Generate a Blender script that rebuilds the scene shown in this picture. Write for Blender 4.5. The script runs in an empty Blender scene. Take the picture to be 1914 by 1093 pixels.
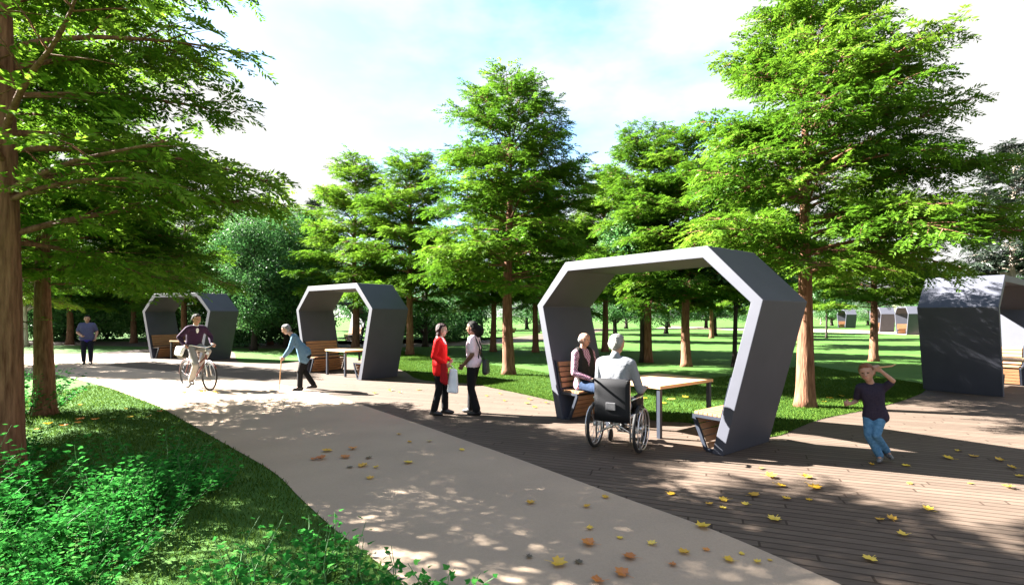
import bpy, bmesh, math, random
import numpy as np
from mathutils import Vector, Matrix

random.seed(7)
scene = bpy.context.scene
COL = scene.collection
R_ = math.radians
F_PX, CX, HY, CAM_H = 960.0, 957.0, 590.0, 1.75


def G(px, py, z=0.0):
    """photo pixel -> point on the level z"""
    d = F_PX * (CAM_H - z) / (py - HY)
    return Vector(((px - CX) / F_PX * d, d, z))


def PD(px, d):
    return Vector(((px - CX) / F_PX * d, d, 0))


# ------------------------------------------------------------------ materials
def new_mat(name):
    m = bpy.data.materials.new(name)
    m.use_nodes = True
    nt = m.node_tree
    nt.nodes.clear()
    out = nt.nodes.new('ShaderNodeOutputMaterial')
    return m, nt, out


def N(nt, kind, **kw):
    n = nt.nodes.new(kind)
    for k, v in kw.items():
        if k in n.inputs.keys():
            n.inputs[k].default_value = v
        else:
            setattr(n, k, v)
    return n


def ramp(nt, fac, stops):
    r = nt.nodes.new('ShaderNodeValToRGB')
    el = r.color_ramp.elements
    while len(el) < len(stops):
        el.new(0.5)
    for e, (p, c) in zip(el, stops):
        e.position = p
        e.color = (c[0], c[1], c[2], 1)
    nt.links.new(fac, r.inputs[0])
    return r.outputs[0]


def surf(name, c1, c2=None, scale=20, rough=0.7, bump=0.0, bscale=None, metallic=0.0, stretch=(1, 1, 1), spec=0.4, detail=4):
    m, nt, out = new_mat(name)
    b = N(nt, 'ShaderNodeBsdfPrincipled', Roughness=rough, Metallic=metallic)
    b.inputs['Specular IOR Level'].default_value = spec
    c2 = c2 or tuple(min(1, x * 1.25) for x in c1)
    tc = N(nt, 'ShaderNodeTexCoord')
    mp = N(nt, 'ShaderNodeMapping')
    mp.inputs['Scale'].default_value = stretch
    nt.links.new(tc.outputs['Object'], mp.inputs[0])
    no = N(nt, 'ShaderNodeTexNoise', Scale=scale, Detail=detail, Roughness=0.6)
    nt.links.new(mp.outputs[0], no.inputs['Vector'])
    col = ramp(nt, no.outputs[0], [(0.3, c1), (0.7, c2)])
    nt.links.new(col, b.inputs['Base Color'])
    if bump:
        n2 = N(nt, 'ShaderNodeTexNoise', Scale=bscale or scale, Detail=5.0)
        nt.links.new(mp.outputs[0], n2.inputs['Vector'])
        bp = N(nt, 'ShaderNodeBump', Strength=bump, Distance=0.02)
        nt.links.new(n2.outputs[0], bp.inputs['Height'])
        nt.links.new(bp.outputs[0], b.inputs['Normal'])
    nt.links.new(b.outputs[0], out.inputs[0])
    return m


def leaf_mat(name, stops, trans=0.4, gloss=0.05, objvar=0.25):
    m, nt, out = new_mat(name)
    at = N(nt, 'ShaderNodeAttribute', attribute_name='tint')
    oi = N(nt, 'ShaderNodeObjectInfo')
    ma = N(nt, 'ShaderNodeMath', operation='MULTIPLY_ADD')
    ma.inputs[1].default_value = objvar
    nt.links.new(oi.outputs['Random'], ma.inputs[0])
    nt.links.new(at.outputs['Fac'], ma.inputs[2])
    sub = N(nt, 'ShaderNodeMath', operation='SUBTRACT')
    sub.inputs[1].default_value = objvar / 2
    nt.links.new(ma.outputs[0], sub.inputs[0])
    col = ramp(nt, sub.outputs[0], stops)
    d = N(nt, 'ShaderNodeBsdfDiffuse')
    t = N(nt, 'ShaderNodeBsdfTranslucent')
    g = N(nt, 'ShaderNodeBsdfGlossy', Roughness=0.45)
    nt.links.new(col, d.inputs[0])
    nt.links.new(col, t.inputs[0])
    mx = N(nt, 'ShaderNodeMixShader')
    mx.inputs[0].default_value = trans
    nt.links.new(d.outputs[0], mx.inputs[1])
    nt.links.new(t.outputs[0], mx.inputs[2])
    m2 = N(nt, 'ShaderNodeMixShader')
    m2.inputs[0].default_value = gloss
    nt.links.new(mx.outputs[0], m2.inputs[1])
    nt.links.new(g.outputs[0], m2.inputs[2])
    nt.links.new(m2.outputs[0], out.inputs[0])
    return m


M = {}
M['needles'] = leaf_mat('feathery_foliage', [(0.0, (.020, .068, .005)), (0.5, (.070, .155, .010)), (1.0, (.155, .250, .023))], 0.5, 0.01)
M['blueleaf'] = leaf_mat('belt_foliage', [(0.0, (.020, .072, .018)), (0.5, (.052, .140, .036)), (1.0, (.110, .205, .055))], 0.42, 0.02)
M['yellowleaf'] = leaf_mat('yellow_green_foliage', [(0.0, (.05, .09, .01)), (1.0, (.16, .19, .02))], 0.4, 0.05)
M['paleleaf'] = leaf_mat('pale_blossom_foliage', [(0.0, (.06, .10, .03)), (0.45, (.20, .22, .10)), (1.0, (.5, .46, .36))], 0.3, 0.05)
M['pineleaf'] = leaf_mat('dark_pine_foliage', [(0.0, (.008, .018, .010)), (1.0, (.035, .055, .030))], 0.1, 0.08)
M['shrubleaf'] = leaf_mat('shrub_leaf', [(0.0, (.014, .095, .014)), (0.5, (.036, .20, .034)), (1.0, (.080, .255, .050))], 0.45, 0.0, 0.15)
M['blade'] = leaf_mat('grass_blade', [(0.0, (.022, .058, .008)), (1.0, (.080, .135, .022))], 0.35, 0.0, 0.0)
M['leaf_y'] = leaf_mat('yellow_fallen_leaf', [(0.0, (.50, .28, .02)), (0.5, (.62, .42, .03)), (1.0, (.70, .52, .10))], 0.25, 0.06, 0.9)
M['leaf_o'] = leaf_mat('orange_fallen_leaf', [(0.0, (.34, .10, .02)), (1.0, (.52, .20, .03))], 0.25, 0.06, 0.9)
M['leaf_b'] = leaf_mat('brown_fallen_leaf', [(0.0, (.07, .05, .025)), (1.0, (.15, .10, .04))], 0.15, 0.05, 0.9)
M['bark'] = surf('redwood_bark', (.070, .030, .017), (.205, .105, .064), 9, 0.9, 0.9, 10, stretch=(3.0, 3.0, .35), spec=.15)
M['palebark'] = surf('pale_bark', (.30, .24, .19), (.50, .43, .36), 8, 0.9, 0.6, 12, stretch=(2, 2, .5), spec=.15)
M['darkbark'] = surf('dark_bark', (.018, .014, .012), (.045, .035, .03), 9, 0.9, 0.6, 12, stretch=(2, 2, .4), spec=.15)
M['shell'] = surf('charcoal_render', (.040, .042, .055), (.046, .048, .063), 3, 0.62, 0.03, 160, spec=.35)
M['navy_steel'] = surf('navy_steel', (.012, .015, .024), (.016, .02, .03), 12, 0.45)
M['chrome'] = surf('silver_tube', (.55, .56, .58), (.65, .66, .68), 8, 0.28, metallic=.85)
M['dull_steel'] = surf('dull_steel', (.10, .10, .11), (.15, .15, .16), 8, .45, metallic=.6)
M['rubber'] = surf('black_rubber', (.010, .010, .011), (.016, .016, .017), 30, 0.8)
M['canvas'] = surf('black_canvas', (.007, .007, .009), (.012, .012, .014), 120, 0.75, 0.1, 300, spec=.2)
M['maroon'] = surf('maroon_paint', (.07, .012, .012), (.09, .018, .016), 10, 0.35)
M['skin'] = surf('fair_skin', (.27, .145, .10), (.33, .18, .13), 14, 0.55)
M['skin_pale'] = surf('pale_skin', (.33, .19, .145), (.39, .235, .18), 14, 0.55)
M['skin_brown'] = surf('brown_skin', (.085, .038, .022), (.11, .052, .03), 14, 0.5)
M['eye'] = surf('eye_dark', (.02, .015, .012), None, 10, 0.3)
M['lip'] = surf('lips', (.34, .12, .10), None, 10, 0.5)


def cloth(name, c, c2=None, scale=60, bump=.55):
    return surf(name, c, c2, scale, 0.88, bump, 15, spec=.12)


# planked wood / slats
def wood_mat(name, c1, c2, rough=.6):
    m, nt, out = new_mat(name)
    b = N(nt, 'ShaderNodeBsdfPrincipled', Roughness=rough)
    b.inputs['Specular IOR Level'].default_value = .3
    tc = N(nt, 'ShaderNodeTexCoord')
    mp = N(nt, 'ShaderNodeMapping')
    mp.inputs['Scale'].default_value = (14, 1.2, 14)
    nt.links.new(tc.outputs['Object'], mp.inputs[0])
    no = N(nt, 'ShaderNodeTexNoise', Scale=2.2, Detail=7.0, Roughness=.65)
    nt.links.new(mp.outputs[0], no.inputs['Vector'])
    nt.links.new(ramp(nt, no.outputs[0], [(.3, c1), (.7, c2)]), b.inputs['Base Color'])
    nt.links.new(b.outputs[0], out.inputs[0])
    return m


M['slat'] = wood_mat('slat_wood', (.20, .095, .045), (.33, .175, .085))
M['tabletop'] = wood_mat('tabletop_wood', (.36, .215, .105), (.50, .32, .17), .55)


def grass_mat():
    m, nt, out = new_mat('lawn')
    b = N(nt, 'ShaderNodeBsdfPrincipled', Roughness=.95)
    b.inputs['Specular IOR Level'].default_value = .1
    tc = N(nt, 'ShaderNodeTexCoord')
    n1 = N(nt, 'ShaderNodeTexNoise', Scale=55.0, Detail=6.0, Roughness=.75)
    n2 = N(nt, 'ShaderNodeTexNoise', Scale=.55, Detail=4.0)
    nt.links.new(tc.outputs['Object'], n1.inputs['Vector'])
    nt.links.new(tc.outputs['Object'], n2.inputs['Vector'])
    a = ramp(nt, n1.outputs[0], [(.28, (.017, .050, .008)), (.5, (.044, .102, .019)), (.75, (.082, .155, .038))])
    c = ramp(nt, n2.outputs[0], [(.3, (.72, .82, .75)), (.55, (1.0, 1.0, 1.0)), (.75, (1.28, 1.10, 1.1))])
    mx = N(nt, 'ShaderNodeMix', data_type='RGBA', blend_type='MULTIPLY')
    mx.inputs[0].default_value = 1
    nt.links.new(a, mx.inputs[6])
    nt.links.new(c, mx.inputs[7])
    nt.links.new(mx.outputs[2], b.inputs['Base Color'])
    bp = N(nt, 'ShaderNodeBump', Strength=.6, Distance=.03)
    nt.links.new(n1.outputs[0], bp.inputs['Height'])
    nt.links.new(bp.outputs[0], b.inputs['Normal'])
    nt.links.new(b.outputs[0], out.inputs[0])
    return m


def path_mat():
    m, nt, out = new_mat('pale_concrete')
    b = N(nt, 'ShaderNodeBsdfPrincipled', Roughness=.9)
    b.inputs['Specular IOR Level'].default_value = .15
    tc = N(nt, 'ShaderNodeTexCoord')
    n1 = N(nt, 'ShaderNodeTexNoise', Scale=70.0, Detail=8.0, Roughness=.8)
    n2 = N(nt, 'ShaderNodeTexNoise', Scale=1.1, Detail=5.0)
    nt.links.new(tc.outputs['Object'], n1.inputs['Vector'])
    nt.links.new(tc.outputs['Object'], n2.inputs['Vector'])
    a = ramp(nt, n1.outputs[0], [(.3, (.272, .206, .150)), (.7, (.355, .277, .208))])
    c = ramp(nt, n2.outputs[0], [(.3, (.9, .9, .9)), (.7, (1.06, 1.05, 1.04))])
    mx = N(nt, 'ShaderNodeMix', data_type='RGBA', blend_type='MULTIPLY')
    mx.inputs[0].default_value = 1
    nt.links.new(a, mx.inputs[6])
    nt.links.new(c, mx.inputs[7])
    nt.links.new(mx.outputs[2], b.inputs['Base Color'])
    bp = N(nt, 'ShaderNodeBump', Strength=.25, Distance=.01)
    nt.links.new(n1.outputs[0], bp.inputs['Height'])
    nt.links.new(bp.outputs[0], b.inputs['Normal'])
    nt.links.new(b.outputs[0], out.inputs[0])
    return m


def deck_mat():
    m, nt, out = new_mat('brown_plank_paving')
    b = N(nt, 'ShaderNodeBsdfPrincipled', Roughness=.8)
    b.inputs['Specular IOR Level'].default_value = .2
    tc = N(nt, 'ShaderNodeTexCoord')
    mp = N(nt, 'ShaderNodeMapping')
    mp.inputs['Rotation'].default_value = (0, 0, R_(21))
    mp.inputs['Location'].default_value = (27, 0, 0)
    nt.links.new(tc.outputs['Object'], mp.inputs[0])
    sp = N(nt, 'ShaderNodeSeparateXYZ')
    nt.links.new(mp.outputs[0], sp.inputs[0])
    dv = N(nt, 'ShaderNodeMath', operation='DIVIDE')
    dv.inputs[1].default_value = .105
    nt.links.new(sp.outputs[1], dv.inputs[0])
    fl = N(nt, 'ShaderNodeMath', operation='FLOOR')
    nt.links.new(dv.outputs[0], fl.inputs[0])
    wn = N(nt, 'ShaderNodeTexWhiteNoise', noise_dimensions='1D')
    nt.links.new(fl.outputs[0], wn.inputs['W'])
    sh = N(nt, 'ShaderNodeMath', operation='MULTIPLY_ADD')
    sh.inputs[1].default_value = 7.3
    nt.links.new(wn.outputs['Value'], sh.inputs[0])
    nt.links.new(sp.outputs[0], sh.inputs[2])
    cb = N(nt, 'ShaderNodeCombineXYZ')
    nt.links.new(sh.outputs[0], cb.inputs[0])
    nt.links.new(sp.outputs[1], cb.inputs[1])
    br = N(nt, 'ShaderNodeTexBrick')
    br.offset = 0
    br.inputs['Scale'].default_value = 1.0
    br.inputs['Brick Width'].default_value = 2.4
    br.inputs['Row Height'].default_value = .105
    br.inputs['Mortar Size'].default_value = .011
    br.inputs['Mortar Smooth'].default_value = .3
    br.inputs['Color1'].default_value = (.070, .051, .039, 1)
    br.inputs['Color2'].default_value = (.092, .069, .053, 1)
    br.inputs['Mortar'].default_value = (.034, .022, .015, 1)
    nt.links.new(cb.outputs[0], br.inputs['Vector'])
    mp2 = N(nt, 'ShaderNodeMapping')
    mp2.inputs['Rotation'].default_value = (0, 0, R_(21))
    mp2.inputs['Scale'].default_value = (1.5, 22, 1)
    nt.links.new(tc.outputs['Object'], mp2.inputs[0])
    n1 = N(nt, 'ShaderNodeTexNoise', Scale=2.0, Detail=7.0, Roughness=.7)
    nt.links.new(mp2.outputs[0], n1.inputs['Vector'])
    c = ramp(nt, n1.outputs[0], [(.3, (.75, .73, .72)), (.7, (1.2, 1.2, 1.2))])
    mx = N(nt, 'ShaderNodeMix', data_type='RGBA', blend_type='MULTIPLY')
    mx.inputs[0].default_value = 1
    nt.links.new(br.outputs['Color'], mx.inputs[6])
    nt.links.new(c, mx.inputs[7])
    nt.links.new(mx.outputs[2], b.inputs['Base Color'])
    bp = N(nt, 'ShaderNodeBump', Strength=.35, Distance=.01)
    nt.links.new(br.outputs['Fac'], bp.inputs['Height'])
    bp.invert = True
    nt.links.new(bp.outputs[0], b.inputs['Normal'])
    nt.links.new(b.outputs[0], out.inputs[0])
    return m


M['grass'] = grass_mat()
M['path'] = path_mat()
M['deck'] = deck_mat()


# ------------------------------------------------------------------ object helpers
def link(o, parent=None):
    COL.objects.link(o)
    if parent is not None:
        o.parent = parent
    return o


def tag(o, label=None, cat=None, group=None, kind=None):
    if label:
        o['label'] = label
    if cat:
        o['category'] = cat
    if group:
        o['group'] = group
    if kind:
        o['kind'] = kind
    return o


def thing(name, label, cat, loc=(0, 0, 0), rz=0.0, group=None):
    o = bpy.data.objects.new(name, None)
    o.empty_display_size = .2
    o.location = loc
    o.rotation_euler = (0, 0, rz)
    link(o)
    return tag(o, label, cat, group)


class MB:
    def __init__(s):
        s.v, s.f, s.m, s.sm = [], [], [], []

    def face(s, ids, mi=0, smooth=False):
        s.f.append(tuple(ids))
        s.m.append(mi)
        s.sm.append(smooth)

    def box(s, c, size, rot=None, mi=0):
        b = len(s.v)
        hx, hy, hz = size[0] / 2, size[1] / 2, size[2] / 2
        for x, y, z in ((-1, -1, -1), (1, -1, -1), (1, 1, -1), (-1, 1, -1), (-1, -1, 1), (1, -1, 1), (1, 1, 1), (-1, 1, 1)):
            p = Vector((x * hx, y * hy, z * hz))
            if rot is not None:
                p = rot @ p
            s.v.append(tuple(p + Vector(c)))
        for q in ((0, 3, 2, 1), (4, 5, 6, 7), (0, 1, 5, 4), (1, 2, 6, 5), (2, 3, 7, 6), (3, 0, 4, 7)):
            s.face([b + i for i in q], mi)

    def bar(s, a, b, w, h, mi=0, up=(0, 0, 1)):
        """rectangular bar from a to b"""
        a, b = Vector(a), Vector(b)
        d = (b - a).normalized()
        u = Vector(up)
        if abs(d.dot(u)) > .95:
            u = Vector((0, 1, 0))
        x = d.cross(u).normalized()
        z = x.cross(d).normalized()
        rot = Matrix((x, d, z)).transposed()
        s.box((a + b) / 2, (w, (b - a).length, h), rot, mi)

    def tube(s, pts, rad, seg=8, mi=0, closed=False, caps=True):
        pts = [Vector(p) for p in pts]
        n = len(pts)
        if not hasattr(rad, '__len__'):
            rad = [rad] * n
        base = len(s.v)
        prev = None
        for i, p in enumerate(pts):
            if closed:
                t = pts[(i + 1) % n] - pts[i - 1]
            else:
                t = pts[min(i + 1, n - 1)] - pts[max(i - 1, 0)]
            if t.length < 1e-9:
                t = Vector((0, 0, 1))
            t.normalize()
            if prev is None:
                a = Vector((0, 0, 1)) if abs(t.z) < .9 else Vector((1, 0, 0))
                x = t.cross(a).normalized()
            else:
                x = (prev - t * prev.dot(t))
                x = x.normalized() if x.length > 1e-6 else t.orthogonal().normalized()
            prev = x
            y = t.cross(x)
            for k in range(seg):
                a = 2 * math.pi * k / seg
                s.v.append(tuple(p + (x * math.cos(a) + y * math.sin(a)) * rad[i]))
        rings = n if closed else n - 1
        for i in range(rings):
            j = (i + 1) % n
            for k in range(seg):
                k2 = (k + 1) % seg
                s.face([base + i * seg + k, base + i * seg + k2, base + j * seg + k2, base + j * seg + k], mi, True)
        if caps and not closed:
            s.face([base + k for k in range(seg)][::-1], mi)
            s.face([base + (n - 1) * seg + k for k in range(seg)], mi)

    def ring(s, c, axis, r, rt, n=40, seg=8, mi=0):
        axis = Vector(axis).normalized()
        x = axis.orthogonal().normalized()
        y = axis.cross(x)
        c = Vector(c)
        s.tube([c + (x * math.cos(2 * math.pi * i / n) + y * math.sin(2 * math.pi * i / n)) * r for i in range(n)], rt, seg, mi, True)

    def prism(s, poly, y0, y1, mi=0):
        """polygon in x,z extruded along y"""
        b = len(s.v)
        n = len(poly)
        for y in (y0, y1):
            for x, z in poly:
                s.v.append((x, y, z))
        s.face([b + i for i in range(n)][::-1], mi)
        s.face([b + n + i for i in range(n)], mi)
        for i in range(n):
            j = (i + 1) % n
            s.face([b + i, b + j, b + n + j, b + n + i][::-1], mi)

    def build(s, name, mats, parent=None, bevel=0.0, fix=True):
        me = bpy.data.meshes.new(name)
        me.from_pydata(s.v, [], s.f)
        if not isinstance(mats, (list, tuple)):
            mats = [mats]
        for m in mats:
            me.materials.append(m)
        me.polygons.foreach_set('material_index', s.m)
        me.polygons.foreach_set('use_smooth', s.sm)
        if fix:
            bm = bmesh.new()
            bm.from_mesh(me)
            bmesh.ops.recalc_face_normals(bm, faces=bm.faces)
            bm.to_mesh(me)
            bm.free()
        me.update()
        o = bpy.data.objects.new(name, me)
        link(o, parent)
        if bevel:
            b = o.modifiers.new('bevel', 'BEVEL')
            b.width = bevel
            b.segments = 2
            b.limit_method = 'ANGLE'
        return o


def leaf_mesh(name, P, D, NRM, L, W, tint, mat, fold=.15):
    """P base points, D directions, NRM normals (n,3), L/W lengths and widths, tint per leaf -> rhombic leaves"""
    n = len(P)
    S = np.cross(D, NRM)
    S /= np.maximum(np.linalg.norm(S, axis=1, keepdims=True), 1e-9)
    L = L[:, None]
    W = W[:, None]
    V = np.empty((n, 4, 3))
    V[:, 0] = P
    V[:, 1] = P + D * L * .45 + S * W * .5 + NRM * W * fold
    V[:, 2] = P + D * L
    V[:, 3] = P + D * L * .45 - S * W * .5 + NRM * W * fold
    me = bpy.data.meshes.new(name)
    me.vertices.add(n * 4)
    me.vertices.foreach_set('co', V.reshape(-1).astype(np.float32))
    me.loops.add(n * 4)
    me.loops.foreach_set('vertex_index', np.arange(n * 4, dtype=np.int32))
    me.polygons.add(n)
    me.polygons.foreach_set('loop_start', np.arange(0, n * 4, 4, dtype=np.int32))
    try:
        me.polygons.foreach_set('loop_total', np.full(n, 4, dtype=np.int32))
    except Exception:
        pass
    at = me.attributes.new('tint', 'FLOAT', 'FACE')
    at.data.foreach_set('value', np.clip(tint, 0, 1).astype(np.float32))
    me.materials.append(mat)
    me.update(calc_edges=True)
    return me


def unit(a):
    return a / np.maximum(np.linalg.norm(a, axis=-1, keepdims=True), 1e-9)


# ------------------------------------------------------------------ camera, light, sky
cam_d = bpy.data.cameras.new('camera')
cam = bpy.data.objects.new('camera', cam_d)
link(cam)
cam.location = (0, 0, CAM_H)
cam.rotation_euler = (R_(90), 0, 0)
cam_d.sensor_width = 36
cam_d.lens = 36 * F_PX / 1914
cam_d.shift_y = 43.5 / 1914
cam_d.clip_end = 2000
scene.camera = cam

SUN_H = Vector((-.955, .295))
SUN_EL = R_(34)
sd = Vector((SUN_H.x * math.cos(SUN_EL), SUN_H.y * math.cos(SUN_EL), math.sin(SUN_EL))).normalized()
sun_d = bpy.data.lights.new('sun', 'SUN')
sun_d.energy = 5.0
sun_d.angle = R_(.5)
sun_d.color = (1, .955, .88)
sun = bpy.data.objects.new('sun', sun_d)
link(sun)
sun.rotation_euler = sd.to_track_quat('Z', 'Y').to_euler()
sun.location = (-20, 10, 20)

w = bpy.data.worlds.new('World')
scene.world = w
w.use_nodes = True
nt = w.node_tree
nt.nodes.clear()
wo = nt.nodes.new('ShaderNodeOutputWorld')
bg = nt.nodes.new('ShaderNodeBackground')
bg.inputs['Strength'].default_value = .05
sky = nt.nodes.new('ShaderNodeTexSky')
sky.sky_type = 'NISHITA'
sky.sun_disc = False
sky.sun_elevation = SUN_EL
sky.sun_rotation = math.atan2(SUN_H.x, SUN_H.y)
sky.air_density = .8
sky.dust_density = .6
tcw = nt.nodes.new('ShaderNodeTexCoord')
mpw = nt.nodes.new('ShaderNodeMapping')
mpw.inputs['Scale'].default_value = (1, 1, 2.2)
mpw.inputs['Location'].default_value = (.35, .0, .1)
nt.links.new(tcw.outputs['Generated'], mpw.inputs[0])
nz = nt.nodes.new('ShaderNodeTexNoise')
nz.inputs['Scale'].default_value = 2.1
nz.inputs['Detail'].default_value = 7
nz.inputs['Roughness'].default_value = .52
nt.links.new(mpw.outputs[0], nz.inputs['Vector'])
cr = nt.nodes.new('ShaderNodeValToRGB')
cr.color_ramp.elements[0].position = .46
cr.color_ramp.elements[1].position = .60
sx = nt.nodes.new('ShaderNodeSeparateXYZ')
nt.links.new(tcw.outputs['Generated'], sx.inputs[0])
a1_ = nt.nodes.new('ShaderNodeMath'); a1_.operation = 'ADD'; a1_.inputs[1].default_value = .10
nt.links.new(sx.outputs[0], a1_.inputs[0])
a2_ = nt.nodes.new('ShaderNodeMath'); a2_.operation = 'ABSOLUTE'
nt.links.new(a1_.outputs[0], a2_.inputs[0])
a3_ = nt.nodes.new('ShaderNodeMath'); a3_.operation = 'MULTIPLY_ADD'; a3_.inputs[1].default_value = .50
nt.links.new(a2_.outputs[0], a3_.inputs[0])
nt.links.new(nz.outputs[0], a3_.inputs[2])
a4_ = nt.nodes.new('ShaderNodeMath'); a4_.operation = 'MULTIPLY_ADD'; a4_.inputs[1].default_value = -.16
nt.links.new(sx.outputs[2], a4_.inputs[0])
nt.links.new(a3_.outputs[0], a4_.inputs[2])
nt.links.new(a4_.outputs[0], cr.inputs[0])
mixw = nt.nodes.new('ShaderNodeMix')
mixw.data_type = 'RGBA'
mixw.inputs[7].default_value = (1.55, 1.53, 1.50, 1)
nt.links.new(cr.outputs[0], mixw.inputs[0])
tint = nt.nodes.new('ShaderNodeMix')
tint.data_type = 'RGBA'
tint.blend_type = 'MULTIPLY'
tint.inputs[0].default_value = 1
tint.inputs[7].default_value = (.68, .80, .82, 1)
nt.links.new(sky.outputs[0], tint.inputs[6])
nt.links.new(tint.outputs[2], mixw.inputs[6])
nt.links.new(mixw.outputs[2], bg.inputs[0])
nt.links.new(bg.outputs[0], wo.inputs[0])

vs = scene.view_settings
vs.view_transform = 'Standard'
vs.look = 'None'
vs.gamma = 1
vs.exposure = 3.85
scene.cycles.max_bounces = 6
scene.cycles.diffuse_bounces = 3
scene.cycles.transmission_bounces = 4
scene.cycles.transparent_max_bounces = 4
scene.cycles.sample_clamp_indirect = 4
scene.cycles.use_denoising = True


# ------------------------------------------------------------------ ground
def spline(pts, n=8):
    out = []
    p = [Vector(a) for a in pts]
    for i in range(len(p) - 1):
        p0, p1, p2, p3 = p[max(i - 1, 0)], p[i], p[i + 1], p[min(i + 2, len(p) - 1)]
        for k in range(n):
            t = k / n
            out.append(.5 * ((2 * p1) + (p2 - p0) * t + (2 * p0 - 5 * p1 + 4 * p2 - p3) * t * t + (3 * p1 - p0 - 3 * p2 + p3) * t ** 3))
    out.append(p[-1])
    return out


def sheet(name, outline, z, mat):
    bm = bmesh.new()
    vs_ = [bm.verts.new((p[0], p[1], z)) for p in outline]
    f = bm.faces.new(vs_)
    bmesh.ops.triangulate(bm, faces=[f])
    bmesh.ops.recalc_face_normals(bm, faces=bm.faces)
    for f in bm.faces:
        if f.normal.z < 0:
            f.normal_flip()
    me = bpy.data.meshes.new(name)
    bm.to_mesh(me)
    bm.free()
    me.materials.append(mat)
    o = link(bpy.data.objects.new(name, me))
    o['kind'] = 'structure'
    return o


sheet('ground', [(-400, -60), (400, -60), (400, 600), (-400, 600)], 0, M['grass'])
LEFT_PX = [(-400, 694), (-250, 695), (40, 697), (100, 702), (140, 708), (200, 724), (250, 742), (300, 762), (350, 790), (430, 835), (510, 882), (560, 930), (620, 985), (690, 1040), (760, 1100)]
RIGHT_PX = [(-400, 661), (-250, 663), (40, 667), (130, 671), (210, 684), (300, 693), (380, 700), (450, 708), (520, 718), (590, 732), (640, 745), (760, 785), (860, 820), (960, 855), (1150, 925), (1330, 990), (1570, 1093)]
left_w = spline([G(*p) for p in LEFT_PX] + [Vector((.55, 1.6, 0)), Vector((2.2, -1, 0)), Vector((4, -6, 0))])
right_w = spline([G(*p) for p in RIGHT_PX] + [Vector((3.2, 1.4, 0)), Vector((5, -2, 0)), Vector((7, -6, 0))])
sheet('path', left_w + right_w[::-1], .008, M['path'])
DECK_PX = [(-400, 655), (-100, 659), (100, 662), (170, 660), (210, 657), (280, 652), (350, 650), (430, 655), (446, 676), (500, 677), (545, 677), (580, 668), (660, 668), (745, 690), (775, 706), (810, 713), (880, 717), (920, 725), (960, 733), (1010, 744), (1060, 756), (1120, 768), (1180, 778), (1232, 787), (1290, 791), (1350, 803), (1410, 815), (1455, 815), (1500, 796), (1540, 782), (1620, 766), (1680, 751), (1722, 735), (1745, 718), (1800, 705), (1914, 700), (2150, 695)]
deck_w = spline([G(*p) for p in DECK_PX], 4)
sheet('deck', deck_w + [Vector((40, 14, 0)), Vector((40, -8, 0)), Vector((6.4, -8, 0))] + right_w[::-1][1:], .004, M['deck'])
# another path crossing the lawn further away
fp = spline([Vector((-60, 36, 0)), Vector((-30, 31, 0)), Vector((-18, 28.5, 0)), Vector((-9, 27.5, 0)), Vector((0, 33, 0)), Vector((6, 46, 0)), Vector((14, 70, 0))])
fp2 = spline([Vector((-60, 41, 0)), Vector((-30, 35.5, 0)), Vector((-18, 33, 0)), Vector((-9, 31.5, 0)), Vector((-3, 35.5, 0)), Vector((2, 47, 0)), Vector((8, 72, 0))])
sheet('far_path', fp + fp2[::-1], .006, M['deck'])
sheet('far_deck', spline([Vector((20, 72, 0)), Vector((33, 55, 0)), Vector((40, 44, 0)), Vector((70, 40, 0))]) + spline([Vector((75, 52, 0)), Vector((46, 56, 0)), Vector((40, 66, 0)), Vector((26, 84, 0))]), .006, M['path'])


def left_edge_x(y):
    best = None
    for a, b in zip(left_w[:-1], left_w[1:]):
        lo, hi = min(a.y, b.y), max(a.y, b.y)
        if lo <= y <= hi and hi - lo > 1e-6:
            t = (y - a.y) / (b.y - a.y)
            x = a.x + (b.x - a.x) * t
            best = x if best is None else min(best, x)
    return best if best is not None else -50


def grass_blades():
    rng = np.random.default_rng(5)
    pts = []
    ytab = np.linspace(2.2, 13.0, 400)
    xtab = np.array([left_edge_x(y) for y in ytab])
    n = 150000
    y = 2.4 + (rng.random(n) ** 1.35) * 10.4
    x = -10.5 + rng.random(n) * 11.2
    keep = (x < np.interp(y, ytab, xtab) - .015 + rng.normal(0, .008, n)) & (np.abs(x) < y * 1.1 + .4)
    x, y = x[keep], y[keep]
    n = len(x)
    P = np.stack([x, y, np.zeros(n)], 1)
    D = unit(np.stack([rng.normal(0, .45, n), rng.normal(0, .45, n), np.ones(n)], 1))
    az = rng.random(n) * 6.283
    Nn = unit(np.stack([np.cos(az), np.sin(az), rng.normal(0, .2, n)], 1))
    Lb = rng.uniform(.025, .06, n)
    me = leaf_mesh('grass', P, D, Nn, Lb, np.full(n, .007) * (1 + (y - 3) * .12), rng.random(n), M['blade'])
    o = link(bpy.data.objects.new('grass', me))
    tag(o, 'short dark grass on the verge left of the pale path', 'grass', kind='stuff')


grass_blades()


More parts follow.
